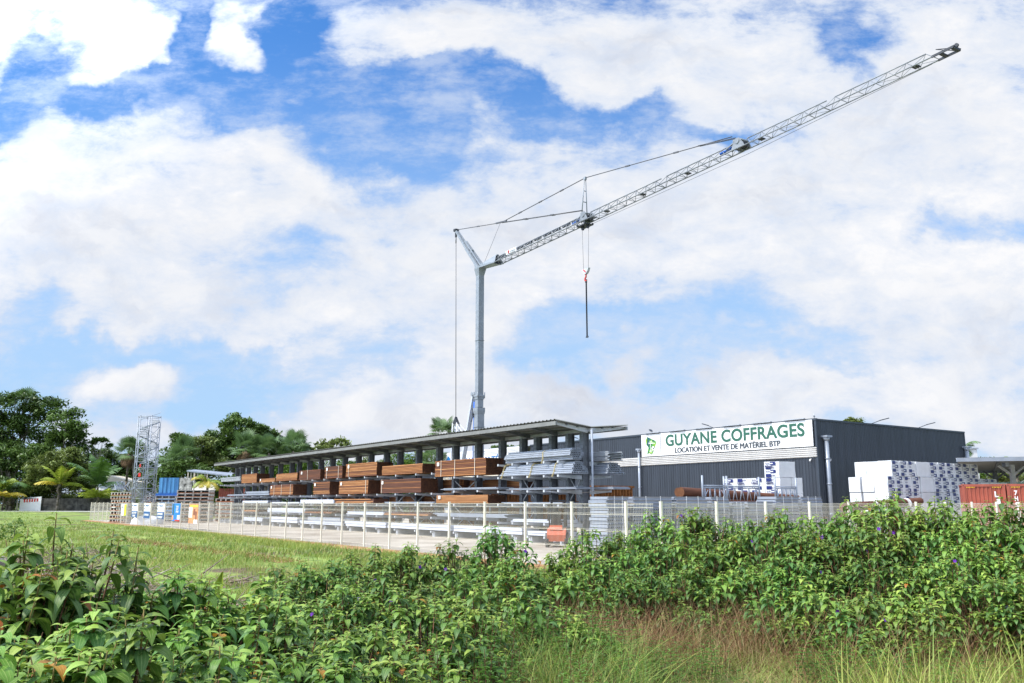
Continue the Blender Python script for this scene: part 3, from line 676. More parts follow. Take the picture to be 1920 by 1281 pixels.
b.obj('counter_frame', M['rack_light'], cr)
# slewing platform and ballast
b = MB(); b.box(-6.4,1.2,-1.1,1.1,1.25,1.7).tube((0-.5,0,.8),(-.5,0,1.3),1.0,1.0,20).box(-2.6,1.6,-.3,.3,.3,.8).box(-.9,-.1,-2.2,2.2,.3,.8)
for sx, sy in ((2.6,2.6),(2.6,-2.6),(-3.4,2.6),(-3.4,-2.6)): b.bar((-.5,0,.6),(sx,sy,.5),.35).box(sx-.4,sx+.4,sy-.4,sy+.4,.06,.3)
b.obj('chassis', M['crane'], cr)
for i in range(3): MB().box(-6.6,-4.3,-1.3,1.3,1.72+i*.5,2.2+i*.5).obj('ballast_block', M['concrete'], cr)
# jib
def zt(x): return 26.12+min(x,9)/9*.26+max(0,x-9)/38*.36
def zb(x): return 25.52+max(0,x)/47*.68
def hw(x): return .50-.0035*x
def jib(name, x0, x1, n, rc, rl, end=None):
    b = MB(); P = (x1-x0)/n
    def T(x): return (x,0,zt(x))
    def Bt(x, s): return (x,s*hw(x),zb(x))
    b.tube(T(x0+ (P/2 if x0 > 5 else 0)),T(x1-(P/2 if end else 0)),rc,rc,8)
    for s in (-1,1): b.tube(Bt(x0,s),Bt(x1,s),rc*1.05,rc*1.05,8)
    for i in range(n):
        a = x0+i*P; c = a+P; m = a+P/2
        for s in (-1,1):
            b.tube(Bt(a,s),T(m),rl,rl,6).tube(T(m),Bt(c,s),rl,rl,6)
        b.tube(Bt(a,-1),Bt(a,1),rl,rl,6); b.tube(Bt(a,-1 if i % 2 else 1),Bt(c,1 if i % 2 else -1),rl*.8,rl*.8,6)
    b.tube(Bt(x1,-1),Bt(x1,1),rl,rl,6)
    return b.obj(name, M['jibsteel'], cr)
jib('jib_section', 2.6, 17.4, 13, .052, .024)
jib('jib_section', 17.5, 26.9, 8, .046, .021)
jib('jib_section', 26.95, 34.9, 7, .046, .020)
jib('jib_section', 35.0, 42.0, 6, .038, .016)
jib('jib_section', 42.05, 49.2, 6, .036, .015, True)
b = MB()
for s in (-1,1): b.add([(.05,s*.30,25.75),(.05,s*.30,26.1),(2.9,s*.16,26.45),(3.2,s*.5,25.62),(2.9,s*.5,25.5)], [(0,1,2,3,4)]); b.bar((0,s*.36,25.8),(3.2,s*.5,25.56),.12).bar((0,s*.1,26.1),(3.0,s*.05,26.42),.10)
b.box(.0,.5,-.34,.34,25.7,26.12); b.add([(.05,-.30,25.74),(.05,.30,25.74),(2.9,.48,25.5),(2.9,-.48,25.5)],[(0,1,2,3)]); b.obj('jib_root', M['crane'], cr)
b = MB()
for i in range(9):
    x = 3.5+i*1.5; b.box(x,x+1.1,-.07,.07,zt(x)-.26,zt(x)-.06)  # dark boxes under the top chord stand in for shadow inside the jib
for x in (18.3,20.1,24.6,29.6,36.6,47.8): b.box(x,x+.35,-.2,.2,zb(x)+.03,zb(x)+.10)
b.obj('jib_shade_fittings', M['crane_dark'], cr)
b = MB(); b.box(5.1,6.95,-.40,-.385,25.82,26.18); b.obj('jib_sign', M['white'], cr)
b = MB(); rr_ = 16
for k in range(rr_):
    a0 = 2*math.pi*k/rr_; a1 = 2*math.pi*(k+1)/rr_
    b.bar((5.6+.14*math.cos(a0),-.41,26.0+.14*math.sin(a0)),(5.6+.14*math.cos(a1),-.41,26.0+.14*math.sin(a1)),.04)
b.bar((5.5,-.41,25.9),(5.7,-.41,26.1),.05); b.obj('sign_ring', M['red'], cr)
text_obj('mat', 'lettering', M['greyp'], .85, .2, cr, (5.9,-.41,25.88), RX, bold=.02)
# folding joints
def joint(x, name):
    z = zb(x); b = MB()
    for s in (-1,1):
        b.prism([(x-.6,z-.02),(x+.65,z-.02),(x+.5,z+.30),(x+.15,zt(x)+.16),(x-.25,zt(x)+.13)], s*.34-.025, s*.34+.025)
        b.tube((x,s*.28,z+.55),(x,s*.42,z+.55),.2,.2,12)
    b.tube((x-.3,-.38,zt(x)+.05),(x-.3,.38,zt(x)+.05),.09).tube((x+.3,-.38,zt(x)-.05),(x+.3,.38,zt(x)-.05),.09)
    b.bar((x-1.1,-.3,z+.3),(x-.2,-.3,zt(x)),.08).bar((x-1.1,.3,z+.3),(x-.2,.3,zt(x)),.08)
    b.obj(name, M['jibsteel'], cr)
    b = MB(); b.box(x-.45,x+.5,-.24,.24,z+.10,z+.42); b.obj('winch', M['crane_dark'], cr)
    b = MB(); b.tube((x-1.8,-.10,z+.28),(x-.75,-.10,z+.36),.10,.10,10); b.obj('hydraulic_cylinder', M['blue'], cr)
joint(17.45,'jib_joint'); joint(34.95,'jib_joint')
b = MB(); b.tube((17.2,-.28,26.5),(17.34,-.05,29.7),.045,.035).tube((17.2,.28,26.5),(17.40,.05,29.7),.045,.035)
b.bar((17.26,-.2,27.6),(17.27,.2,27.6),.06).bar((17.3,-.12,28.6),(17.31,.12,28.6),.06).box(17.25,17.5,-.09,.09,29.6,29.85); b.obj('jib_post', M['crane'], cr)
b = MB()
def tie(p, q, r=.035, k=1, y=0.0):
    b.tube((p[0],y,p[1]),(q[0],y,q[1]),r,r,6)
    for i in range(1, k+1):
        f = i/(k+1); x = p[0]+(q[0]-p[0])*f; z = p[1]+(q[1]-p[1])*f; dx = (q[0]-p[0]); dz = (q[1]-p[1]); l = math.hypot(dx,dz); dx /= l; dz /= l
        b.bar((x-dx*.28,y,z-dz*.28),(x+dx*.28,y,z+dz*.28),.10)
tie((-5.6,31.4),(3.62,29.62),.04,1); tie((3.62,29.62),(17.35,29.78),.04,3); tie((17.4,29.78),(34.2,27.25),.036,2)
for y in (-.09,.09): tie((3.62,29.6),(16.9,26.95),.028,2,y)
for y in (-.09,.09): tie((31.0,27.73),(34.6,27.0),.028,0,y)
b.bar((2.6,0,29.82),(4.6,0,29.52),.13); b.obj('tie_bars', M['crane_rope'], cr)
b = MB(); b.tube((3.4,0,29.6),(.3,0,26.2),.018,.018,5); b.tube((17.6,.0,25.35),(35.4,.0,25.48),.014,.014,5).tube((35.4,0,25.48),(48.9,0,26.0),.014,.014,5); b.obj('rope', M['crane_rope'], cr)
b = MB()
for s in (-1,1):
    b.prism([(49.1,zb(49)-.05),(50.35,zb(49)-.02),(50.4,zb(49)+.12),(49.1,zb(49)+.08)], s*.33-.03, s*.33+.03)
b.tube((49.2,0,zt(48)),(50.1,-.25,zb(50)+.08),.022).tube((49.2,0,zt(48)),(50.1,.25,zb(50)+.08),.022)
b.box(50.2,50.4,-.30,.30,zb(50)-.06,zb(50)+.08).tube((50.35,-.05,zb(50)+.2),(50.35,.05,zb(50)+.2),.12,.12,12).box(49.5,49.7,-.33,.33,zb(49)-.04,zb(49)+.05)
b.obj('jib_tip', M['crane_dark'], cr)
b = MB(); b.box(16.6,17.9,-.42,.42,25.42,25.50)
for x in (16.75,17.75):
    for s in (-1,1): b.tube((x,s*.40,25.55),(x,s*.48,25.55),.11,.11,10)
for x in (16.95,17.65): b.tube((x,-.06,25.30),(x,.06,25.30),.17,.17,12).bar((x,0,25.45),(x,0,25.3),.1)
b.obj('trolley', M['crane_dark'], cr)
b = MB(); b.tube((16.85,0,25.3),(16.95,0,21.62),.014,.014,5).tube((17.75,0,25.3),(17.62,0,21.62),.014,.014,5); b.obj('hoist_rope', M['crane_rope'], cr)
hb = MB(); hb.prism([(16.82,21.62),(17.75,21.62),(17.62,21.35),(17.4,21.15),(17.15,21.15),(16.92,21.35)], -.12, .12); hb = hb.obj('hook_block', M['rack_light'], cr)
MB().prism([(17.0,21.55),(17.35,21.25),(17.45,21.3),(17.12,21.58)], -.135, .135).obj('block_stripe', M['red'], hb)
b = MB(); b.tube((17.28,0,21.15),(17.28,0,20.92),.07,.06,8); pts = [(17.28+.16*math.sin(a), 0, 20.72-.17*math.cos(a)+.0) for a in [math.pi-.2+i*.55 for i in range(9)]]
b.path(pts, [.06,.065,.07,.075,.075,.07,.06,.045,.02]); b.obj('hook', M['red'], hb)
# the chain sling hanging from the hook
def cw(x, y, z): return (PX+x*math.cos(CRZ)-y*math.sin(CRZ), PY+x*math.sin(CRZ)+y*math.cos(CRZ), z)
sl = thing('chain_sling', 'long dark chain sling hanging from the crane hook', 'chain', cw(17.28,0,15.6), CRZ)
b = MB()
for y, x in ((.05,0),(-.05,.03),(0,-.04)):
    z = 4.85
    while z > .25: b.box(x-.03,x+.03,y-.018,y+.018,z-.11,z); b.box(x-.012,x+.012,y-.03,y+.03,z-.18,z-.08); z -= .16
b.obj('chain', M['crane_dark'], sl)
b = MB(); b.tube((0,-.03,5.0),(0,.03,5.0),.12,.12,10).box(-.09,.09,-.05,.05,4.8,4.9); b.obj('ring', M['crane_dark'], sl)
b = MB(); b.path([(.0,0,.28),(.02,0,.12),(.10,0,.03),(.16,0,.10),(.14,0,.18)],[.04,.045,.05,.04,.015]); b.path([(-.05,.02,.28),(-.07,.02,.12),(-.14,.02,.06),(-.18,.02,.14)],[.04,.045,.04,.015]); b.obj('end_hook', M['crane_dark'], sl)

# ------------------------------------------------------------------ scaffold stair tower
sx_, sy_ = -35.9, 84.5
st = thing('scaffold_tower', 'tall galvanised spiral stair scaffold tower behind the posters', 'scaffold tower', (sx_, sy_, .06), R(-8))
H_ = 10.3; NP = 6; rad = 1.08
pp = [(rad*math.cos(2*math.pi*k/NP+.2), rad*math.sin(2*math.pi*k/NP+.2)) for k in range(NP)]
for x, y in pp: MB().tube((x,y,0),(x,y,H_),.042,.042,8).obj('post', M['galv_light'], st)
b = MB(); lv = 0
zz = .3
while zz < H_:
    for k in range(NP):
        a, c = pp[k], pp[(k+1) % NP]; b.tube((*a,zz),(*c,zz),.022,.022,6)
        if zz+1.0 < H_: b.tube((*a,zz),(*c,zz+1.0),.020,.020,6) if (k+lv) % 2 else b.tube((*c,zz),(*a,zz+1.0),.020,.020,6)
    zz += 1.0; lv += 1
for x, y in pp: b.tube((x,y,H_-.02),(x,y,H_+.05),.05,.05,6)
for k in range(NP): b.tube((*pp[k],H_-.05),(*pp[(k+1) % NP],H_-.05),.03,.03,6)
b.obj('braces', M['galv_light'], st)
MB().tube((0,0,0),(0,0,H_),.06,.06,10).obj('centre_pole', M['galv_light'], st)
nst = int((H_-.4)/.19); 
for i in range(nst):
    a = i*2*math.pi/13+1.0; z = .2+i*.19; w = .30; b = MB()
    v = []
    for r_, dw in ((.08,.06),(1.0,.26)):
        for sgn in (-1,1):
            for dz in (0,.05): v.append((r_*math.cos(a)-sgn*dw*math.sin(a), r_*math.sin(a)+sgn*dw*math.cos(a), z+dz))
    b.add(v, [(0,1,3,2),(4,6,7,5),(0,2,6,4),(1,5,7,3),(0,4,5,1),(2,3,7,6)]); b.obj('stair_tread', M['galv'], st)
b = MB(); pts = [(1.02*math.cos(i*2*math.pi/13+1.0), 1.02*math.sin(i*2*math.pi/13+1.0), .2+i*.19) for i in range(nst)]
for i in range(nst-1):
    for dz in (.03,.95): b.bar((pts[i][0],pts[i][1],pts[i][2]+dz),(pts[i+1][0],pts[i+1][1],pts[i+1][2]+dz),.03,.10 if dz < .1 else .03)
b.obj('stair_rail', M['galv_light'], st)
b = MB(); b.box(.0,.25,-1.22,-1.19,4.4,4.75).box(.05,.2,-1.22,-1.19,5.3,5.6); b.obj('warning_tag', M['red'], st)

# ------------------------------------------------------------------ stacked formwork, left part of the yard
def ladder_frame(w, d, h, m1, m2):
    b = MB()
    b.box(0,w,0,d,h*.78,h*.92,0).box(0,w,0,d,0,h*.16,1)
    n = max(3, int(w/.8))
    for i in range(n+1):
        x = .03+(w-.1)*i/n; b.box(x-.03,x+.05,.02,d-.02,h*.16,h*.78,0)
    b.box(.05,w-.05,.25,d-.05,h*.18,h*.76,2)
    return b.mesh('formwork_table', [m1, m2, M['black']])
fl = {'a': ladder_frame(3.4,1.2,.34,M['formtimber'],M['formorange']), 'b': ladder_frame(2.2,1.2,.30,M['galv_light'],M['formtimber']), 'c': ladder_frame(1.05,1.2,.33,M['formtimber'],M['formorange']), 'd': ladder_frame(1.7,1.2,.34,M['formtimber'],M['formorange'])}
def flat_stack(x, y, n, key, h, where, z0=.1, jit=.06):
    rnd = random.Random(int(x*13))
    for i in range(n):
        lb = 'flat formwork frame within %s' % where if i < n-1 else 'topmost flat formwork frame of %s' % where
        o = link(bpy.data.objects.new('formwork_table', fl[key]), None, (x+rnd.uniform(-jit,jit), y+rnd.uniform(-jit,jit), z0+i*h), R(-6)); tag(o, lb, 'formwork frame', 'formwork frames stacked in the yard')
flat_stack(-33.5,86.6,9,'a',.352,'the tall stack left of the rack')
flat_stack(-36.4,88.5,7,'b',.385,'the lower stack right of the stair tower')
flat_stack(-30.9,90.5,6,'d',.40,'the low stack behind the far rack end')
flat_stack(-38.75,85.6,8,'c',.375,'the stack left of the stair tower')
flat_stack(-39.95,86.4,8,'c',.372,'the stack furthest left behind the posters')
flat_stack(-37.6,88.5,7,'c',.38,'the stack seen through the stair tower',jit=.15)
# a heap of loose props on top
t = thing('scrap_heap', 'loose heap of metal profiles left of the stair tower', 'scrap heap', (-38.3, 86.0, 3.15)); b = MB()
for i in range(26):
    a = random.uniform(-1,1); b.bar((a, random.uniform(-.3,.5), random.uniform(0,.3)),(a+random.uniform(-.7,.7), random.uniform(-.3,.5), random.uniform(.3,.95)),.07)
b.obj('profiles', M['galv_light'], t)
b = MB(); 
t = thing('covered_pallet', 'white wrapped heap on the ground behind the navy posters', 'pallet', (-33.3, 79.5, .06)); q = MB()
vs = []; n_ = 12
for j, (r_, z) in enumerate(((1.0,0),(1.0,.35),(.75,.62),(.3,.78))):
    for k in range(n_): a = 2*math.pi*k/n_; vs.append((1.5*r_*math.cos(a)*(1+.1*math.sin(3*a+j)), .8*r_*math.sin(a), z))
q.add(vs, [(j*n_+k, j*n_+(k+1) % n_, (j+1)*n_+(k+1) % n_, (j+1)*n_+k) for j in range(3) for k in range(n_)]+[tuple(3*n_+k for k in range(n_))], 0, True); q.obj('cover', M['foil'], t)

# ------------------------------------------------------------------ grey formwork panels stacked behind the right fence
def cpanel(L_, d, h, vent):
    b = MB(); b.box(0,L_,.04,d,h*.45,h*.55)
    b.prismx([(0,h*.95),(.05,h*.5),(0,h*.05),(.03,h*.05),(.09,h*.5),(.03,h*.95)],0,L_)
    b.prismx([(d,h*.95),(d-.05,h*.5),(d,h*.05),(d-.03,h*.05),(d-.09,h*.5),(d-.03,h*.95)],0,L_)
    if vent:
        n = int(L_/.11)
        for i in range(n): b.box(.03+i*.11,.03+i*.11+.05,-.004,.012,h*.06,h*.30,1)
    for x in (0, L_-.04): b.box(x,x+.04,.03,d,h*.1,h*.9)
    return b.mesh('panel', [M['galv_light'], M['black']])
cp = {}
def fstack(t0, t1, ztop, n, h, where, s=8.0, depth=1.1, vent_from=3):
    L_ = t1-t0-.12; rnd = random.Random(int(t0*17))
    for v_ in (0, 1):
        if (round(L_,1), v_) not in cp: cp[(round(L_,1), v_)] = cpanel(L_, depth, h, v_)
    for i in range(n):
        z = ztop-(i+1)*h; 
        if z < .06: break
        p_ = W(s+rnd.uniform(-.03,.03), t0+rnd.uniform(-.02,.06), z)
        o = link(bpy.data.objects.new('steel_formwork', cp[(round(L_,1), int(i >= vent_from))]), None, p_, math.atan2(NY, NX))
        tag(o, ('topmost grey steel panel of %s' if i == 0 else 'grey steel panel within %s') % where, 'formwork panel', 'grey formwork panels behind the right fence')
    b = MB()
    t = thing('packing_strap', 'pale strap round %s' % where, 'strap', W(s, t0, .06), math.atan2(NY, NX))
    for q in (.32,.70): b.box(L_*q,L_*q+.03,-.012,-.004,0,ztop-.05)
    b.obj('strap', M['white'], t)
fstack(5.25,6.45,2.24,16,.135,'the leftmost stack touching the rack end')
fstack(6.60,8.85,2.24,16,.135,'the second stack from the rack end')
fstack(9.0,10.95,2.25,14,.145,'the third stack from the rack end')
fstack(11.1,12.3,2.26,12,.15,'the narrow stack in front of the brown logs')
fstack(12.45,13.3,2.02,10,.14,'the lower stack below the scaffold frames')
fstack(13.45,15.25,2.05,12,.14,'the wide stack left of the printed block column')
fstack(15.35,17.1,2.28,12,.14,'the stack in front of the printed block column')
fstack(17.2,18.85,2.28,12,.14,'the rightmost stack near the warehouse corner')
# rusty panel stacks in the yard behind the rack
def rusty(s, t0, t1, z0, z1, label, n=3):
    t = thing('rusty_panel_stack', label, 'panel stack', W(s, t0, .06), math.atan2(NY, NX), 'rusty steel panel stacks behind the rack'); b = MB(); L_ = t1-t0; h = (z1-z0)/n
    for i in range(n):
        z = z0+i*h; b.box(0,L_,0,.05,z,z+h*.12); b.box(0,L_,0,.05,z+h*.85,z+h*.97); b.box(0,L_,.06,1.0,z+h*.9,z+h*.97)
        k = int(L_/.22)
        for j in range(k): b.box(j*L_/k,j*L_/k+.07,0,.05,z+h*.1,z+h*.9)
        b.box(.02,L_-.02,.18,.9,z+.02,z+h-.02)
    b.obj('panels', M['rust'], t)
rusty(20,14.6,17.8,0,2.92,'rusty slatted panel stack just right of the rack end',3)
rusty(22,12.6,15.2,0,2.85,'rusty slatted panel stack hidden behind the last rack columns',3)
rusty(27,12.9,15.5,0,2.85,'rusty slatted panel stack behind the tube bundles',3)
rusty(32,13.0,15.6,0,2.75,'rusty slatted panel stack behind the large red brown timber',3)
rusty(38,13.0,15.6,0,2.6,'rusty slatted panel stack behind the pale orange timber',3)
rusty(45,13.0,15.6,0,2.6,'rusty slatted panel stack behind the middle of the rack',3)
rusty(54,13.0,15.6,0,2.7,'rusty slatted panel stack behind the left part of the rack',3)

# ------------------------------------------------------------------ scaffold frames lying upright on the stacks
def frames(t0, t1, label, s=9.3, z0=2.05):
    t = thing('portal_scaffold', label, 'scaffold', W(s, t0, z0), math.atan2(NY, NX), 'scaffold frames standing on the panel stacks'); L_ = t1-t0
    for x in (0, L_):
        MB().tube((x,0,0),(x,0,1.15),.045,.045,8).obj('post', M['galv_light'], t)
    b = MB(); b.tube((0,0,.70),(L_,0,.70),.03).tube((0,0,.62),(L_,.0,.62),.025)
    n = 5
    for i in range(n): b.tube((L_*i/n+.1,0,.05),(L_*(i+.5)/n,0,.62),.018).tube((L_*(i+.5)/n,0,.62),(L_*(i+1)/n-.1,0,.05),.018)
    b.tube((0,0,.05),(.35,0,.5),.02).tube((L_,0,.05),(L_-.35,0,.5),.02); b.obj('lattice', M['galv_light'], t)
frames(12.0,13.6,'scaffold frame standing left above the brown logs')
frames(13.75,16.2,'long scaffold frame in front of the printed blocks',s=9.6)
frames(17.0,18.6,'scaffold frame in front of the tall white block column',s=9.3)
# logs
def logs(name, label, loc, rz, items, grp=None):
    t = thing(name, label, 'log pile', loc, rz, grp)
    for (x0,y0,z0,x1,y1,z1,r) in items:
        b = MB(); b.tube((x0,y0,z0),(x1,y1,z1),r,r*.85,12,0,False); o = len(b.v)
        for p_, r_, sg_ in (((x0,y0,z0),r,-1),((x1,y1,z1),r*.85,1)): 
            d_ = sg_*.004; b.tube((p_[0],p_[1],p_[2]),(p_[0]+d_,p_[1],p_[2]),r_*1.0,r_*1.0,12,1)
        b.obj('log', [M['log'], M['logend']], t)
    return t
lg = logs('log_pile', 'red brown round logs lying before the right hand white blocks', W(6.2,18.3,1.25), math.atan2(NY, NX),
 [(0,0,.55,6.0,.1,.82,.21),(.1,.45,.55,6.3,.5,.72,.2),(.3,-.3,.14,6.6,-.2,.14,.2),(.2,.2,.14,6.5,.3,.14,.2),(.4,.65,.14,6.4,.7,.14,.2)])
b = MB(); b.tube((1.9,0,.60),(1.95,0,.62),.25,.25,12).tube((4.6,0,.72),(4.65,0,.74),.25,.25,12).bar((1.9,-.24,.5),(2.0,-.3,.05),.03); b.obj('rope', M['white'], lg)
t = thing('log_rack', 'grey timber bearers carrying the red brown logs', 'bearers', W(6.4,18.5,.06), math.atan2(NY, NX))
for x in (.8,3,5.4):
    b = MB(); b.box(x,x+.2,-.4,1.0,0,1.19); b.obj('bearer', M['formtimber'], t)
logs('log_pile', 'brown round logs behind the scaffold frames on the panel stacks', W(12.2,13.6,.65), math.atan2(NY, NX),
 [(0,0,1.85,9.0,.1,1.55,.24),(.2,.4,1.85,9,.5,1.5,.22),(0,-.1,1.4,6,0,1.3,.22),(.2,.3,1.4,7,.4,1.2,.24),(0,0,.9,8,0,.9,.24),(0,.5,.9,8,.5,.9,.24),(0,0,.4,8,0,.4,.24),(0,.5,.4,8,.5,.4,.24),(0,.2,0,8,.2,0,.24)])

# ------------------------------------------------------------------ white foil wrapped block pallets
def block_mesh(w, h, d, seed):
    rnd = random.Random(seed); b = MB(); n = 4
    def P(i, j, k):
        x = w*i/n; y = d*j/n; z = h*k/n; jx = rnd.uniform(-.012,.012)
        if i in (0,n): x += rnd.uniform(-.015,.015)+(.02 if i == 0 else -.02)*(k/n)
        if j == 0: y += rnd.uniform(-.015,.015)
        if k == n: z += rnd.uniform(-.02,.01)
        return (x, y, z)
    g = [[P(i,0,k) for i in range(n+1)] for k in range(n+1)]
    vs = [p for r_ in g for p in r_]; b.add(vs, [(k*(n+1)+i, k*(n+1)+i+1, (k+1)*(n+1)+i+1, (k+1)*(n+1)+i) for k in range(n) for i in range(n)], 0, True)
    b.add([g[k][0] for k in range(n+1)]+[(0,d,h*k/n) for k in range(n+1)], [(k+1, k, n+1+k, n+2+k) for k in range(n)], 0)
    b.add([g[k][n] for k in range(n+1)]+[(w,d,h*k/n) for k in range(n+1)], [(k, k+1, n+2+k, n+1+k) for k in range(n)], 0)
    b.add([g[n][i] for i in range(n+1)]+[(w*i/n,d,h) for i in range(n+1)], [(i, i+1, n+2+i, n+1+i) for i in range(n)], 0)
    b.add([(0,d,0),(w,d,0),(w,d,h),(0,d,h)], [(1,0,3,2)], 0)
    return b.mesh('foil', [M['foil']])
def print_mesh(w, h, seed):
    rnd = random.Random(seed); b = MB(); y = -.028; n = 4; c = h/n; off = seed % 2
    for k in range(n):
        z = k*c; left = (k+off) % 2 == 0; x0 = w*(.10 if left else .42); x1 = x0+w*.36
        if k % 3 != 2 or rnd.random() < .6:
            b.add([(x0,y,z+.02),(x1,y,z+.02),(x1,y,z+c*.9),(x0,y,z+c*.9)], [(0,1,2,3)], 0)
            if not left: b.add([(x0,y-.003,z+c*.35),(x0+w*.2,y-.003,z+c*.35),(x0+w*.2,y-.003,z+c*.62),(x0,y-.003,z+c*.62)], [(0,1,2,3)], 1)
        xx = w*(.45 if left else .12)
        for q in range(4): b.add([(xx+q*w*.075,y,z+c*.35),(xx+q*w*.075+w*.045,y,z+c*.35),(xx+q*w*.075+w*.045,y,z+c*(.7 if q == 0 or q == 2 else .55)),(xx+q*w*.075,y,z+c*(.7 if q == 0 or q == 2 else .55))], [(0,1,2,3)], 2)
    return b.mesh('print', [M['foilblue'], M['foil'], M['foilgrey']])
bm = {}; ai = 0
def block(s, t, z, w, h, d, printed, label, rz=None, grp='foil wrapped block pallets in the yard'):
    global ai
    ai += 1; key = (w, h, ai % 3)
    if key not in bm: bm[key] = block_mesh(w, h, d, ai)
    o = thing('block_pallet', label, 'block pallet', W(s, t, z), math.atan2(NY, NX) if rz is None else rz, grp)
    link(bpy.data.objects.new('foil', bm[key]), o)
    if printed:
        pw = d if printed == 3 else w; kp = ('p', pw, h, ai % 2)
        if kp not in bm: bm[kp] = print_mesh(pw, h, ai)
        q = link(bpy.data.objects.new('print', bm[kp]), o)
        if printed == 3:
            q.location = (0, d, 0); q.rotation_euler = (0, 0, R(-90))
            if z > 2.4: text_obj('Cellumat', 'lettering', M['foilgrey'], d*.50, h*.16, q, (d*.10,-.045,h*.62), RX, bold=.02)
    return o
def run_L(s0, t0, z, n, w, pr, lb):     # blocks in a row going away along the fence direction, side faces towards the fence
    for i in range(n): block(s0+i*w, t0+random.uniform(-.03,.03), z, 1.0, .83, w-.05, pr, lb % ('nearest','second','third','fourth','fifth')[i])
def run_N(s0, t0, z, n, w, lb):
    for i in range(n): block(s0+random.uniform(-.02,.02), t0+i*w, z, w-.015, .85, 1.0, 1, lb % ('first','second','third','fourth','fifth','sixth','seventh','eighth')[i])
TI = [(3.44,'top',27.25,3,.75,3,29.67,7),(2.58,'second',26.75,3,.85,4,29.98,9),(1.72,'third',26.75,3,.85,4,29.98,9),(.92,'fourth',26.75,3,.85,4,29.98,9),(.07,'bottom',26.75,3,.85,4,29.98,9)]
for z, nm, ta, ns, ws, nn_, tb, nb_ in TI:
    run_L(9.5+(.82), ta, z, ns-1, ws, 0, '%s plain block behind the left group corner, '+nm+' row')
    block(9.5, ta, z, .8, .85, .8, 1, 'printed corner block of the left group, '+nm+' row')
    for i in range(1, nn_): block(9.5, ta+i*.8, z, .785, .85, 1.0, 1, 'printed block number %d of the left group, %s row' % (i+1, nm))
    for i in range(nb_): block(9.45+random.uniform(-.04,.02), tb+(i*.90+(.42 if i else 0)), z, .885 if i else 1.30, .85, 1.0, 1 if z > .9 and i else 0, ('printed block number %d of the right group, %s row' % (i, nm) if i else 'wide plain block between the two printed groups, %s row' % nm) if z > .9 else 'plain block number %d of the right group, bottom row' % (i+1))
for i, (t_, w_) in enumerate(((36.2,.9),(37.15,.9),(38.1,1.2))): block(9.2, t_, 2.58, w_, .62, 1.2, 0, ('low plain white block left over behind the container','low plain white block behind the container middle','long low white block behind the container end')[i])
block(13.0, 22.1, 3.37, 1.4, .88, 1.0, 3, 'lone top block, navy printed on its left side, before the sign wall')
for z, nm in ((2.49,'second'),(1.61,'third'),(.75,'fourth')):
    for i in range(4): block(13.0+i*1.02, 22.1, z, 1.0, .87, 1.0, 3, 'side printed block %d from the near corner, %s row by sign wall' % (i+1, nm))
    block(13.0, 23.12, z, .95, .87, 1.0, 0, 'plain block right of the side printed corner, %s row by sign wall' % nm)
# corner of the camera: stored white pack right of the printed column handled above
# ------------------------------------------------------------------ containers on the right
def container(x, y, rz, label, letters):
    t = thing('shipping_container', label, 'shipping container', (x, y, .06), rz, 'red brown shipping containers'); w, h, d = 2.02, 2.9, 2.6
    b = MB(); n = 9; pr = []
    for i in range(n):
        a = .14+i*(w-.28)/n; p_ = (w-.28)/n; pr += [(a,0),(a+p_*.4,0),(a+p_*.52,.04),(a+p_*.88,.04)]
    pr.append((w-.14,0)); v = [(q,.03+dd,.16) for q, dd in pr]+[(q,.03+dd,h-.14) for q, dd in pr]; m_ = len(pr)
    b.add(v, [(i,i+1,m_+i+1,m_+i) for i in range(m_-1)])
    for X in (.02, w-.02):
        pr = []; k = 20
        for i in range(k):
            a = .15+i*(d-.3)/k; p_ = (d-.3)/k; e = .03 if X < 1 else -.03; pr += [(a,0),(a+p_*.4,0),(a+p_*.5,e),(a+p_*.9,e)]
        pr.append((d-.15,0)); m_ = len(pr); v = [(X+dd,q,.16) for q, dd in pr]+[(X+dd,q,h-.14) for q, dd in pr]
        b.add(v, [(i,i+1,m_+i+1,m_+i) for i in range(m_-1)])
    b.box(0,w,0.06,d,h-.10,h-.05); b.obj('wall', M['container'], t)
    b = MB(); b.box(0,w,0,.07,h-.13,h).box(0,w,0,.07,0,.16).box(0,w,d-.07,d,h-.13,h).box(0,.14,0,.07,.16,h-.13).box(w-.14,w,0,.07,.16,h-.13).box(0,.07,.07,d-.07,h-.10,h-.005).box(w-.07,w,.07,d-.07,h-.10,h-.005)
    for X in (0, w-.16): b.box(X,X+.16,-.006,.16,h-.12,h+.006).box(X,X+.16,-.006,.16,0,.12)
    b.obj('frame', M['container'], t)
    b = MB(); 
    for X in (.05, w-.12): b.box(X,X+.05,-.010,-.008,h-.09,h-.04)
    b.obj('corner_hole', M['black'], t)
    b = MB()
    for X in (.2, w-.6):
        for i in range(6): b.prism([(X+i*.07,h-.19),(X+i*.07+.035,h-.19),(X+i*.07+.055,h-.14),(X+i*.07+.02,h-.14)], -.004,-.002)
    b.obj('hazard_stripe', M['yellow'], t)
    for ch, X, Z, hh in letters:
        text_obj(ch, 'lettering', M['white'], hh*.62, hh, t, (X,-.02,Z), RX, bold=.03)
    return t
container(gpx(1806,46.2),46.2,R(-24),'red brown container touching the block pallets',[('L',1.50,2.22,.30),('I',1.57,1.85,.28)])
container(gpx(1806,46.2)+1.90,45.35,R(-24),'red brown container at the right picture edge with vertical lettering',[(c,.32,2.32-i*.30,.24) for i, c in enumerate('7HSJUEIS')])
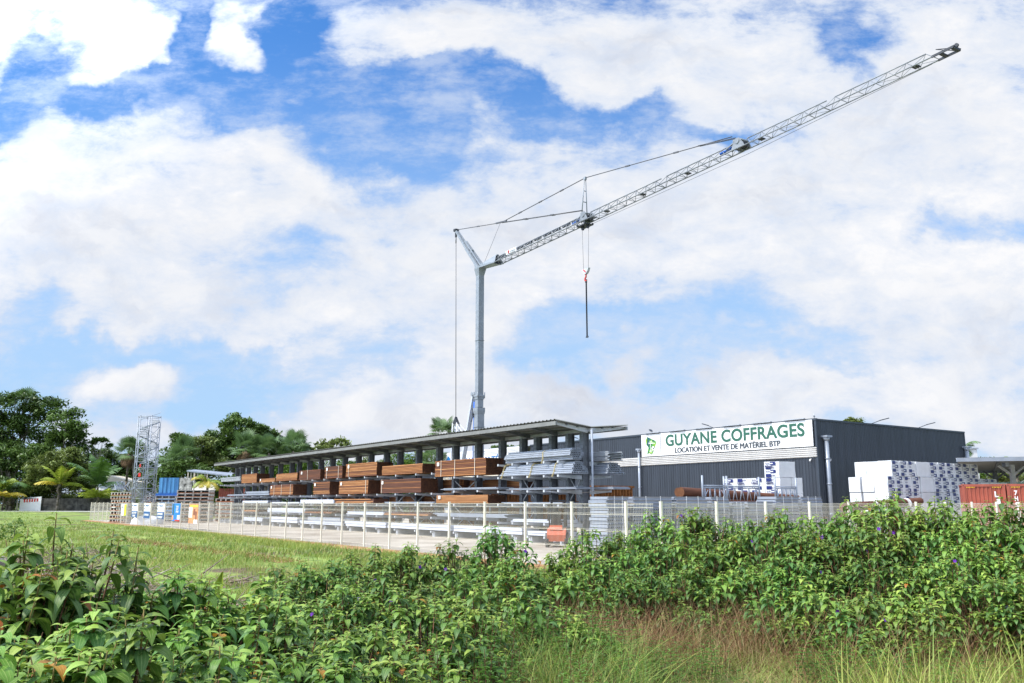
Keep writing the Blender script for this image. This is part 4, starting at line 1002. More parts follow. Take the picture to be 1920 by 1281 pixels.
# ------------------------------------------------------------------ canopy on the right
cn = thing('open_canopy', 'open steel canopy with thin flat roof behind the containers', 'canopy', (0, 0, .06))
cA, cB, cC, cD = (26.3,51,4.50), (36.6,70,4.45), (58,68,4.7), (48,49,4.75)
def quad(b, pts, th): b.add(list(pts)+[(x,y,z+th) for x,y,z in pts], [(0,1,2,3),(7,6,5,4),(0,4,5,1),(1,5,6,2),(2,6,7,3),(3,7,4,0)])
b = MB(); quad(b, (cA,cB,cC,cD), .05); b.obj('roof_sheet', M['roof_under'], cn)
b = MB(); b.bar((cA[0],cA[1]-.1,4.42),(cD[0],cD[1]-.1,4.67),.1,.22).bar((cB[0],cB[1],4.36),(cC[0],cC[1],4.6),.12,.2); b.obj('edge_beam', M['galv_light'], cn)
for q in range(1,9):
    f_ = q/9; b = MB(); p0 = [cA[i]+(cD[i]-cA[i])*f_ for i in range(3)]; p1 = [cB[i]+(cC[i]-cB[i])*f_ for i in range(3)]; p0[2] -= .1; p1[2] -= .1; b.bar(p0, p1, .08, .14); b.obj('rafter', M['rack'], cn)
for x, y in ((gpx(1904,57),57),(gpx(1871,67.5),67.5),(38,52),(gpx(1903,68),68)):
    b = MB(); b.box(x-.13,x+.13,y-.13,y+.13,0,4.4); b.bar((x,y,3.7),(x-.9,y,4.35),.12).bar((x,y,3.7),(x+.9,y,4.35),.12); b.obj('column', M['rack'] if y > 60 else M['rack_light'], cn)
b = MB(); b.box(gpx(1891,53),gpx(1898,53),52.9,53.3,4.12,4.36); b.obj('lamp', M['galv_light'], cn)
b = thing('white_cabin', 'white box sticking up behind the warehouse end', 'cabin', (gpx(1811,80), 80.0, 0)); MB().box(0,1.5,0,1.2,0,6.9).obj('wall', M['signwhite'], b); MB().box(-.1,1.6,-.1,1.3,6.9,7.02).obj('roof', M['galv'], b)
t = thing('green_netting_fence', 'dark green netted fence under the canopy', 'fence', (38, 74, 0), R(-6)); MB().box(-2,18,0,.05,0,3.7).obj('netting', mat('green netting', (.02,.08,.05), .7, 0, .5, 2, c2=(.10,.16,.13)), t)

# ------------------------------------------------------------------ orange truck between fence and rack
fk = thing('forklift', 'orange forklift with dark mast parked between fence and rack', 'forklift', W(13.4, 6.95, .06), R(-96))
fk.scale = (.85,.85,.88)
b = MB(); b.prism([(-1.0,.3),(.9,.3),(.98,.62),(.82,.86),(.1,.94),(-.3,.80),(-1.0,.78)], -.48, .48); b.obj('body', M['orange'], fk)
b = MB(); b.prism([(.25,.95),(.88,.87),(.8,1.02),(.3,1.08)], -.36, .30); b.obj('hood', M['orange'], fk)
for x in (-.65,.6):
    for y in (-.58,.42):
        w_ = MB().tube((x,y,.36),(x,y+.18,.36),.35,.35,18).obj('wheel', M['black'], fk); MB().tube((x,y-.008,.36),(x,y+.188,.36),.17,.17,12).obj('rim', M['rack_light'], w_)
b = MB()
for y in (-.46,.46): b.bar((-.9,y,1.0),(-.55,y,2.12),.07).bar((.35,y,1.3),(.25,y,2.12),.07).bar((-.55,y,2.12),(.25,y,2.12),.07)
for i in range(6): b.bar((-.5+i*.14,-.46,2.13),(-.5+i*.14,.46,2.13),.05)
b.obj('overhead_guard', M['black'], fk)
b = MB(); b.box(-.25,.25,-.25,.25,1.05,1.2); b.bar((.2,0,1.15),(.35,0,1.75),.42,.1); b.obj('seat', M['black'], fk)
b = MB()
for y in (-.35,.35): b.box(-1.22,-1.1,y-.06,y+.06,.1,2.35)
for z in (.3,1.2,2.25): b.box(-1.2,-1.12,-.35,.35,z,z+.1)
b.obj('mast', M['black'], fk)
for y in (-.25,.25): MB().box(-2.2,-1.2,y-.06,y+.06,.12,.17).obj('fork', M['galv'], fk)
t = thing('steel_plate', 'thin curved grey sheet resting on top of the forklift', 'sheet', W(12.6,7.3,2.42), R(-20)); b = MB()
for i in range(6): b.add([(-1.25+i*.4,-.35,.03*(i-3)**2/3),(-.85+i*.4,-.35,.03*(i-2)**2/3),(-.85+i*.4,.35,.03*(i-2)**2/3),(-1.25+i*.4,.35,.03*(i-3)**2/3)], [(0,1,2,3)])
b.obj('sheet', M['galv'], t)

# ------------------------------------------------------------------ far left: wall, gate, houses, sheds
D = 147.; x0, x1 = gpx(78,D), gpx(214,D)
t = thing('block_wall', 'dark mouldy concrete block wall beside the far road', 'wall', (x0, D, .55)); b = MB(); b.box(0,x1-x0,0,.2,0,2.15); b.obj('wall', M['wallblock'], t)
b = MB()
for i in range(5): b.box(i*2.95,i*2.95+.2,-.05,.25,0,2.2)
b.obj('pillar', M['wallblock'], t)
x0 = gpx(41,D); gx = gpx(80,D)-x0
t = thing('metal_gate', 'white metal gate with red panel squares left of the dark wall', 'gate', (x0, D-.5, .55), R(0)); b = MB(); b.box(.35,gx,0,.08,.1,2.2); b.box(0,.4,-.05,.2,0,2.05); b.obj('gate_leaf', M['white'], t)
b = MB(); b.prism([(.35,1.95),(gx-.4,2.2),(gx,2.22),(gx,2.45),(.35,2.15)], 0, .08); b.obj('top_rail', M['white'], t)
for i in range(6): MB().box(.6+i*.43,.86+i*.43,-.03,-.005,1.48+.03*i,1.98+.03*i).obj('red_square', M['red'], t)
t = thing('gate_post', 'thin pale post standing left of the white metal gate', 'post', (gpx(33,D), D, .55)); MB().tube((0,0,0),(0,0,2.0),.13,.1,8).obj('post', M['cream'], t)
D = 160.; x0, x1 = gpx(188,D), gpx(242,D)
t = thing('house', 'low house with pale gable and weathered tin roof', 'house', (x0, D, 0)); w_ = x1-x0; z0, z1 = gzt(925,D), gzt(907,D); zt_ = gzt(893,D)
b = MB(); b.box(0,w_,0,7,0,z1); b.prism([(0,z1),(w_,z1),(w_,z1+.2),(w_*.15,zt_),(0,zt_-.4)], .2, 6.8); b.obj('wall', M['cream'], t)
b = MB(); b.add([(-.4,-1.6,z0+.4),(w_*.95,-1.6,z0+.1),(w_*.98,0,z1+.1),(-.4,0,z1+.1)], [(0,1,2,3)]); b.box(-.4,w_,-.02,7.2,z1+.1,z1+.16); b.obj('roof', M['tin'], t)
b = MB(); b.prism([(.2,z0-1.6),(w_*.7,z0-1.6),(w_*.7,z0-.2),(w_*.35,z0+.7),(.2,z0-.1)], -1.62,-1.55); b.obj('dark_doorway', M['black'], t)
D = 112.; x0, x1 = gpx(296,D), gpx(333,D)
t = thing('blue_container', 'weathered blue corrugated container behind the formwork stacks', 'container', (x0, D, 0), R(0)); b = MB(); clad_wall(b,0,x1-x0,gzt(926,D),gzt(898,D),0,.5,.06); b.obj('wall', M['tarp'], t); MB().box(0,x1-x0,.01,2.4,0,gzt(898,D)-.02).obj('body', M['tarp'], t)
MB().box(-.3,x1-x0,-.25,-.1,gzt(934,D),gzt(927,D)).obj('base_rail', M['blue'], t)
x0 = x1+.05; x1 = gpx(357,D); t = thing('painted_wall', 'black and white painted wall right of the blue container', 'wall', (x0, D, 0)); MB().box(0,x1-x0,0,.3,0,gzt(898,D)).obj('wall', M['mural'], t)
D = 118.; x0, x1 = gpx(346,D), gpx(424,D); t = thing('open_shed', 'open shed with sagging tin roof on posts', 'shed', (x0, D, 0)); w_ = x1-x0
b = MB(); b.add([(0,0,gzt(884,D)),(w_,0,gzt(893,D)),(w_,3,gzt(888,D)),(0,3,gzt(881,D)),(0,0,gzt(885,D)-.1),(w_,0,gzt(894,D)-.1)], [(0,1,2,3),(4,5,1,0)]); b.obj('roof', M['galv_light'], t)
for x in (.2,1.1,w_*.5): MB().tube((x,.1,0),(x,.1,gzt(888,D)),.09).obj('post', M['palebark'], t)
b = MB()
for x in (.5,.9,1.4,1.9,2.4): b.box(x,x+.18,.1,.2,gzt(899,D),gzt(887,D))
b.box(.2,w_*.55,.1,.25,gzt(899,D),gzt(898,D)); b.obj('slats', M['palebark'], t)
t = thing('low_tin_roof', 'low pale roof lying behind the open shed posts', 'shed', (gpx(357,122), 122., 0)); MB().box(0,3.4,0,4,0,gzt(920,122)).obj('wall', M['wallblock'], t); MB().add([(0,-.5,gzt(922,122)),(3.6,-.5,gzt(922,122)),(3.6,2,gzt(908,122)),(0,2,gzt(908,122))],[(0,1,2,3)]).obj('roof', M['formtimber'], t)
t = thing('brown_container', 'rusty brown corrugated container near the far rack end', 'container', (gpx(409,120), 120., 0)); b = MB(); clad_wall(b,0,3.6,0,gzt(918,120),0,.3,.05); b.box(0,3.6,.01,2.4,0,gzt(918,120)); b.obj('wall', M['container'], t)
t = thing('dark_wall', 'low dark wall behind the formwork stacks left of the rack', 'wall', (gpx(400,124), 124., 0)); MB().box(0,9,0,.2,0,gzt(933,124)).obj('wall', M['wallblock'], t)

# ------------------------------------------------------------------ trees
def scatter_leaves(centers, radii, n_each, size, rg, flat=.5, aspect=.45):
    """small leaf quads spread through leaf clumps; returns V,F"""
    P = []
    for c, r in zip(centers, radii):
        d = rg.normal(size=(n_each,3)); d /= np.linalg.norm(d, axis=1)[:,None]
        rr_ = rg.random(n_each)**.45; p = d*rr_[:,None]*np.array([r, r, r*.62])+np.array(c); P.append(p)
    P = np.concatenate(P); n = len(P)
    az = rg.random(n)*2*np.pi; el = rg.normal(0, flat, n)-.10
    a = np.stack([np.cos(az)*np.cos(el), np.sin(az)*np.cos(el), np.sin(el)], -1)
    s = np.stack([-np.sin(az), np.cos(az), rg.normal(0,.5,n)], -1); s /= np.linalg.norm(s, axis=1)[:,None]
    L_ = size*(.6+.8*rg.random(n))[:,None]; w = L_*aspect
    v = np.stack([P-a*L_*.5, P+s*w*.5, P+a*L_*.5-np.array([0,0,1])*L_*.12, P-s*w*.5], 1).reshape(-1,3)
    f = np.arange(n*4).reshape(-1,4); return v, f
def tree(name, label, x, y, H, lobes, leafm, barkm='bark', clump=1.1, n_cl=60, n_leaf=55, size=.5, dens=1.8, trunk=.3, cat='tree', group='trees behind the yard', seed=0, bare=0.0, ztrunk=None):
    """lobes: (dx,dz,rx,rz,dy,ry) ellipsoids relative to the base"""
    rg = np.random.default_rng(seed+int(abs(x)*10)); z0 = float(gz(x, y)); t = thing(name, label, cat, (x, y, z0), 0, group); n_cl = int(n_cl*dens); n_leaf = int(n_leaf*1.15)
    cs, rs = [], []; tot = sum(l[2]*l[3] for l in lobes)
    for dx, dz, ax, azr, dy, ay in lobes:
        k = max(5, int(n_cl*ax*azr/tot))
        d = rg.normal(size=(k,3)); d /= np.linalg.norm(d, axis=1)[:,None]; q = (.55+.45*rg.random(k))[:,None]
        p = d*q*np.array([ax, ay, azr])+np.array([dx, dy, dz]); p[:,2] = np.maximum(p[:,2], .8)
        cs += list(p); rs += list(clump*(.6+.7*rg.random(k)))
    v, f = scatter_leaves(cs, rs, n_leaf, size, rg)
    link(bpy.data.objects.new('crown', np_mesh('crown', v, f, [M[leafm]])), t)
    b = MB(); top = ztrunk or H*.55; wob = [(rg.normal(0,.12)*i, rg.normal(0,.12)*i, top*i/4) for i in range(5)]
    b.path([(0,0,-.3)]+wob[1:], [trunk*1.25, trunk, trunk*.85, trunk*.7, trunk*.55], 8)
    idx = rg.choice(len(cs), min(len(cs), 16), replace=False)
    for i in idx:
        e = Vector(cs[i]); s_ = Vector(wob[rg.integers(1,5)]); mid = (s_+e)/2+Vector((rg.normal(0,.3), 0, -.06*H*rg.random()))
        if e.z > s_.z*.6: b.path([s_, mid, e], [trunk*.4, trunk*.24, trunk*.08], 6)
    b.obj('trunk', M[barkm], t); return t
# far left forest
X_ = lambda u, D: gpx(u, D)
def lob(D, bx, items):  # items: (u, v, ru, rv) in apparent size, converted to metres round the trunk
    o = []
    for u, v, ru, rv in items: o.append((X_(u,D)-bx, gzt(v,D), ru/1628*D, rv/1628*D, random.uniform(-1,1), ru/1628*D*.8))
    return o
def T(label, D, u, items, leafm, seed, **k):
    bx = X_(u, D); vt = min(i[1]-i[3] for i in items); return tree(k.pop('name','broadleaf_tree'), label, bx, D, gzt(vt, D), lob(D, bx, items), leafm, seed=seed, **k)
T('tallest dark rainforest tree at the far left edge of the picture', 165, 20, [(15,775,60,38),(60,770,40,26),(-20,820,60,50),(40,835,60,35),(-60,780,50,45)], 'leaf_dark', 1, n_cl=120, n_leaf=62, size=.75, clump=1.6, trunk=.6)
T('dark spreading tree with drooping right edge, next to the tallest left one', 158, 108, [(100,805,34,36),(130,815,22,24),(95,850,40,34),(140,845,16,14),(60,870,40,34),(118,785,18,12)], 'leaf_deep', 2, n_cl=95, n_leaf=52, size=.7, clump=1.25, trunk=.5)
T('dense green understorey tree below the tallest left one', 156, 15, [(10,865,50,28),(50,885,34,26),(-30,880,50,36)], 'leaf_deep', 3, n_cl=60, n_leaf=55, size=.65, clump=1.3)
T('olive green mango tree standing behind the dark block wall', 150, 110, [(75,885,34,24),(115,875,36,26),(90,912,46,22),(145,905,30,28),(60,915,20,16),(135,862,14,14)], 'leaf_mid', 4, n_cl=110, n_leaf=60, size=.55, clump=1.05)
T('rounded dark tree between the mango tree and the fan palm', 168, 180, [(180,868,36,20),(205,880,24,22),(160,875,22,20),(195,895,36,20)], 'leaf_deep', 5, n_cl=60, n_leaf=55, size=.6, clump=1.1)
T('thin tree with a sparse flat crown left of the fan palm', 160, 170, [(180,833,13,4),(193,843,5,3),(165,838,4,3)], 'leaf_bright', 6, n_cl=12, n_leaf=35, size=.55, clump=.6, barkm='palebark', trunk=.13, ztrunk=12, name='slender_tree')
T('dark hedge like tree behind the white gate', 152, 20, [(20,925,50,20),(60,930,26,16),(-20,925,40,24)], 'leaf_dark', 7, n_cl=60, n_leaf=50, size=.5, clump=1.0)
T('pale lime tree seen between fan palm and stair tower', 172, 245, [(245,870,22,20),(262,850,14,12),(235,885,24,16),(272,890,20,20)], 'leaf_bright', 8, n_cl=50, n_leaf=48, size=.55, clump=1.0)
# centre left forest
T('tallest broad tree in the middle of the forest behind the rack', 140, 440, [(440,808,36,24),(415,830,34,22),(470,825,34,22),(440,850,60,26),(395,855,30,24),(490,845,26,18)], 'leaf_deep', 9, n_cl=150, n_leaf=58, size=.62, clump=1.15, trunk=.5)
T('pointed dark tree just right of the stair tower', 138, 330, [(330,832,18,12),(325,850,26,14),(320,870,26,16)], 'leaf_deep', 10, n_cl=50, n_leaf=55, size=.55, clump=.95)
T('olive tree left of the middle of the forest, in front', 132, 375, [(370,862,34,22),(395,880,36,22),(350,880,30,20),(375,838,22,12)], 'leaf_mid', 11, n_cl=85, n_leaf=55, size=.5, clump=1.0)
T('layered dark tree right of the tallest forest tree', 142, 505, [(500,828,28,14),(515,845,34,18),(490,860,34,18)], 'leaf_deep', 12, n_cl=62, n_leaf=52, size=.58, clump=.9)
T('rightmost dark feathery tree of the forest group', 142, 548, [(545,828,18,12),(550,850,26,20),(535,868,30,16)], 'leaf_dark', 13, n_cl=48, n_leaf=50, size=.55, clump=.8)
T('low dark tree right of the stair tower', 126, 315, [(310,895,26,16),(340,885,30,18),(372,893,24,14)], 'leaf_deep', 14, n_cl=60, n_leaf=50, size=.45, clump=.9)
T('sparse tree showing above the middle of the rack roof', 150, 615, [(610,836,16,6),(630,833,14,6),(592,842,12,5),(645,840,10,4),(600,850,40,8)], 'leaf_mid', 15, n_cl=34, n_leaf=30, size=.6, clump=.7, barkm='palebark', trunk=.2)
for i, (u, v, r_, v2, m_) in enumerate(((430,912,22,20,'leaf_bright'),(500,878,40,14,'leaf_bright'),(560,872,30,16,'leaf_bright'),(585,890,34,16,'leaf_mid'),(640,885,40,18,'leaf_bright'),(700,878,40,20,'leaf_mid'),(745,872,34,22,'leaf_bright'),(790,870,30,20,'leaf_mid'),(470,905,40,16,'leaf_mid'),(840,868,24,12,'leaf_bright'))):
    T(('bright bushy tree behind the rack, ' if m_ == 'leaf_bright' else 'olive bushy tree behind the rack, ')+('below the open shed palm','under the layered dark tree','under the feathery dark tree','left of the sparse tree','under the sparse tree','behind the purplish timber','behind the orange timber middle','behind the largest timber bundle','behind the far end columns','under the lone fan palm')[i], 122+i*2, u, [(u,v,r_,v2),(u+12,v+14,r_*.8,v2),(u-14,v+16,r_*.8,v2)], m_, 20+i, n_cl=42, n_leaf=48, size=.45, clump=.95, name='bushy_tree')
T('tree top showing above the right warehouse wall', 120, 1607, [(1600,790,9,5),(1616,792,9,4),(1607,800,20,10)], 'leaf_mid', 40, n_cl=30, n_leaf=40, size=.4, clump=.55)
T('yellow green bushes seen under the canopy, left', 95, 1835, [(1835,897,26,8),(1810,895,16,8)], 'leaf_bright', 41, n_cl=30, n_leaf=45, size=.35, clump=.6)
T('green bushes seen under the canopy, right edge', 95, 1890, [(1885,895,26,9),(1915,895,20,9)], 'leaf_mid', 42, n_cl=36, n_leaf=45, size=.35, clump=.6)
T('low hedge of green trees behind the white cabin', 110, 1860, [(1845,868,20,8),(1880,870,20,8)], 'leaf_deep', 43, n_cl=24, n_leaf=40, size=.4, clump=.6)
for i, u in enumerate((928,946,963,980)): T('small dark palm like tree on the skyline behind the shop, %s' % ('leftmost','second','third','rightmost')[i], 150, u, [(u,845-2*(i % 2),7,5),(u+3,856,8,7)], 'leaf_deep', 50+i, n_cl=12, n_leaf=34, size=.5, clump=.5)

def undergrowth(label, u0, u1, D, z1, n, leafm, seed):
    r_ = np.random.default_rng(seed); k = n//40; u = u0+(u1-u0)*r_.random(k); Dd = D+6*r_.random(k); cs = np.stack([(u-960)/1628*Dd, Dd, .5+(z1-.8)*r_.random(k)], -1)
    v, f = scatter_leaves(list(cs), list(1.0+.6*r_.random(k)), 40, .6, r_); tag(link(bpy.data.objects.new('undergrowth', np_mesh('undergrowth', v, f, [M[leafm]]))), label, 'undergrowth', None, 'stuff')
undergrowth('dark undergrowth under the left forest trees', -120, 330, 166, 8.5, 26000, 'leaf_deep', 61)
undergrowth('dark undergrowth under the forest behind the rack', 300, 900, 150, 5.5, 26000, 'leaf_deep', 62)
undergrowth('far wood continuing left of the picture', -900, -90, 172, 14, 26000, 'leaf_deep', 64)
undergrowth('far wood behind and right of the canopy', 1850, 2700, 130, 6.5, 20000, 'leaf_deep', 65)
undergrowth('mixed green undergrowth behind the dark wall', 60, 250, 152, 3.6, 9000, 'leaf_mid', 63)

# ------------------------------------------------------------------ palms
def palm(label, x, y, hz, n, L_, leafm, seed, up=.9, trunk=.16, droop=1.5, group='coconut palms on the left', z0=None, spread=1.0):
    rg = random.Random(seed); z0 = float(gz(x, y)) if z0 is None else z0; t = thing('palm_tree', label, 'palm tree', (x, y, z0), 0, group)
    b = MB(); pts = [(rg.uniform(-.05,.05)*i, rg.uniform(-.05,.05)*i, hz*i/5-.2*(i == 0)) for i in range(6)]; b.path(pts, [trunk*1.3, trunk*1.05, trunk, trunk*.95, trunk*.9, trunk*1.1], 8); b.obj('trunk', M['bark'], t)
    c = pts[-1]; V = []; F = []; mi = []
    for k in range(n):
        az = 2*math.pi*k/n*1.0+rg.uniform(-.25,.25); e = up*rg.uniform(.25,1.15); l = L_*rg.uniform(.75,1.1); m_ = rg.choice((0,0,1)); seg = 14; px, pz = 0.0, 0.0; prev = None
        for i in range(seg+1):
            q = i/seg; el = e-droop*q**1.3; 
            p = np.array([c[0]+px*math.cos(az), c[1]+px*math.sin(az), c[2]+pz]); d = np.array([math.cos(el)*math.cos(az), math.cos(el)*math.sin(az), math.sin(el)]); s_ = np.array([-math.sin(az), math.cos(az), 0])
            up_ = np.cross(d, s_)*-1
            if i > 1:
                ll = l*.26*math.sin(math.pi*min(1,(q*.9+.12)))**.6
                for sg in (-1,1):
                    for sub in (0,.5):
                        pp_ = p-d*l/seg*sub; tip = pp_+s_*sg*ll*.85+d*ll*.45-np.array([0,0,1])*ll*(.28+.35*rg.random()); wv = d*l*.020
                        o = len(V); V += [pp_-wv, pp_+wv, tip+wv*.4, tip-wv*.4]; F.append((o,o+1,o+2,o+3)); mi.append(m_)
            if prev is not None:
                w_ = s_*.035*(1-q*.8)*2; o = len(V); V += [prev-w_, prev+w_, p+w_, p-w_]; F.append((o,o+1,o+2,o+3)); mi.append(m_)
            prev = p; px += math.cos(el)*l/seg*spread; pz += math.sin(el)*l/seg
    ms = leafm if isinstance(leafm, (list, tuple)) else (leafm, leafm)
    link(bpy.data.objects.new('fronds', np_mesh('fronds', V, F, [M[ms[0]], M[ms[1]]], mi)), t); return t
palm('small bright yellow coconut palm in front of the mango tree', X_(108,146), 146, 4.4, 11, 4.6, ('palm_yellow','palm_lime'), 1, up=1.35, droop=1.1, trunk=.18)
palm('lime green coconut palm at the left picture edge', X_(6,146), 146, 3.6, 13, 4.6, ('palm_lime','palm_green'), 2, up=1.3, droop=1.7)
palm('drooping yellow palm low at the left picture edge', X_(-2,144), 144, 2.4, 10, 4.5, ('palm_yellow','palm_green'), 3, up=.7, droop=1.2)
palm('tall green feather palm left of the tin roofed house', X_(181,148), 148, 4.0, 10, 6.6, ('palm_green','fan_green'), 4, up=1.5, droop=1.2)
palm('low lime palm just above the dark block wall', X_(182,146), 146, 2.3, 13, 4.0, ('palm_lime','palm_lime'), 5, up=.8, droop=.9)
palm('yellow coconut palm in front of the open shed', X_(388,110), 110, 4.4, 14, 2.8, ('palm_yellow','palm_lime'), 6, up=1.0, droop=2.2, trunk=.14)
palm('yellow green palm at the right edge above the canopy', X_(1915,90), 90, 5.6, 12, 2.6, ('palm_lime','palm_lime'), 7, up=1.0, droop=1.7, group='palms at the right')
palm('dark palm behind the far warehouse corner', X_(1812,75), 75, 6.4, 9, 1.9, ('palm_green','fan_green'), 8, up=1.1, droop=1.9, group='palms at the right')
def fanpalm(label, x, y, hz, n, rad, leafm, seed, dead=0, trunk=.22, trunks=1, pet=1.0, group='fan palms behind the yard'):
    rg = random.Random(seed); z0 = float(gz(x, y)); t = thing('fan_palm', label, 'palm tree', (x, y, z0), 0, group)
    b = MB()
    for k in range(trunks): b.path([(k*1.9-(trunks-1)*.3,0,-.2),(k*1.3,0,hz*.5),(k*.7,0,hz-.3)], [trunk*1.1, trunk, trunk*.9], 8)
    b.obj('trunk', M['bark'], t); V = []; F = []; mi = []
    for k in range(n+dead):
        dd = k >= n; az = rg.uniform(0, 2*math.pi); el = rg.uniform(-.35,1.45) if not dd else rg.uniform(-1.5,-.9); l = rad*pet*rg.uniform(.45,.95)*(.6 if dd else 1)
        d = np.array([math.cos(el)*math.cos(az), math.cos(el)*math.sin(az), math.sin(el)]); c = np.array([0,0,hz])+d*l; s_ = np.array([-math.sin(az), math.cos(az), 0]); u_ = np.cross(s_, d)
        o = len(V); wv = s_*.04; V += [np.array([0,0,hz])-wv, np.array([0,0,hz])+wv, c+wv, c-wv]; F.append((o,o+1,o+2,o+3)); mi.append(1 if dd else 0)
        R_ = rad*rg.uniform(.5,.72)*(.8 if dd else 1); nb = 19
        for j in range(nb):
            a = (j/(nb-1)-.5)*4.1; w_ = .095; dr = (d*math.cos(a)+s_*math.sin(a)); tip = c+dr*R_-u_*0-np.array([0,0,1])*R_*(.22+.1*abs(a)); dl = (d*math.cos(a-w_)+s_*math.sin(a-w_))*R_*.5; dr2 = (d*math.cos(a+w_)+s_*math.sin(a+w_))*R_*.5
            o = len(V); V += [c, c+dl-np.array([0,0,.04]), tip, c+dr2-np.array([0,0,.04])]; F.append((o,o+1,o+2,o+3)); mi.append(1 if dd else 0)
    link(bpy.data.objects.new('fronds', np_mesh('fronds', V, F, [M[leafm], M['fan_dead']], mi)), t)
fanpalm('tall fan palm with a skirt of dead brown leaves left of the stair tower', X_(234,158), 158, gzt(858,158), 34, 2.6, 'fan_green', 1, dead=26, trunks=2)
fanpalm('fan palm tucked into the big left forest tree', X_(25,169), 169, gzt(765,169), 26, 3.0, 'fan_green', 2)
fanpalm('pale fan palm in the forest right of the stair tower', X_(340,128), 128, gzt(858,128), 26, 2.4, 'fan_green', 3, dead=5)
fanpalm('lower fan palm of the forest, above the blue container', X_(322,126), 126, gzt(872,126), 20, 2.0, 'fan_green', 4, dead=6)
fanpalm('fan palm in the middle of the forest below the tallest tree', X_(455,130), 130, gzt(846,130), 28, 2.5, 'fan_green', 5, dead=10)
fanpalm('fan palm above the rack roof, left of the feathery tree', X_(500,130), 130, gzt(850,130), 26, 2.3, 'fan_green', 6)
fanpalm('blue green fan palm at the right end of the forest', X_(545,130), 130, gzt(846,130), 30, 2.6, 'fan_green', 7)
fanpalm('lone fan palm above the rack roof left of the crane', X_(827,120), 120, gzt(812,120), 34, 2.0, 'fan_green', 8, trunk=.25)
fanpalm('silvery fan palm seen between columns beside the crane base', X_(808,112), 112, gzt(866,112), 26, 1.9, 'fan_green', 9)

# ------------------------------------------------------------------ shrubs in front
def leaf_strip(base, az, el0, l, w, droop, fold, rg, segs=5):
    """curved pointed leaf: rows of 3 vertices"""
    V = []; U = []
    d0 = np.array([math.cos(az), math.sin(az), 0]); s_ = np.array([-math.sin(az), math.cos(az), 0]); p = np.array(base, float); tw = rg.uniform(-.3,.3)
    s_ = s_*math.cos(tw)+np.array([0,0,1])*math.sin(tw)
    prof = (0.10,.78,1.0,.80,.42,.03)
    for i in range(segs+1):
        q = i/segs; el = el0-droop*q; w_ = w*.5*prof[i]; n_ = np.array([-math.sin(el)*d0[0], -math.sin(el)*d0[1], math.cos(el)])
        V += [p-s_*w_+n_*w_*fold, p, p+s_*w_+n_*w_*fold]; U += [(0,q),(.5,q),(1,q)]
        p = p+(d0*math.cos(el)+np.array([0,0,1])*math.sin(el))*l/segs
    F = []
    for i in range(segs):
        a = i*3; F += [(a,a+1,a+4,a+3),(a+1,a+2,a+5,a+4)]
    return V, U, F
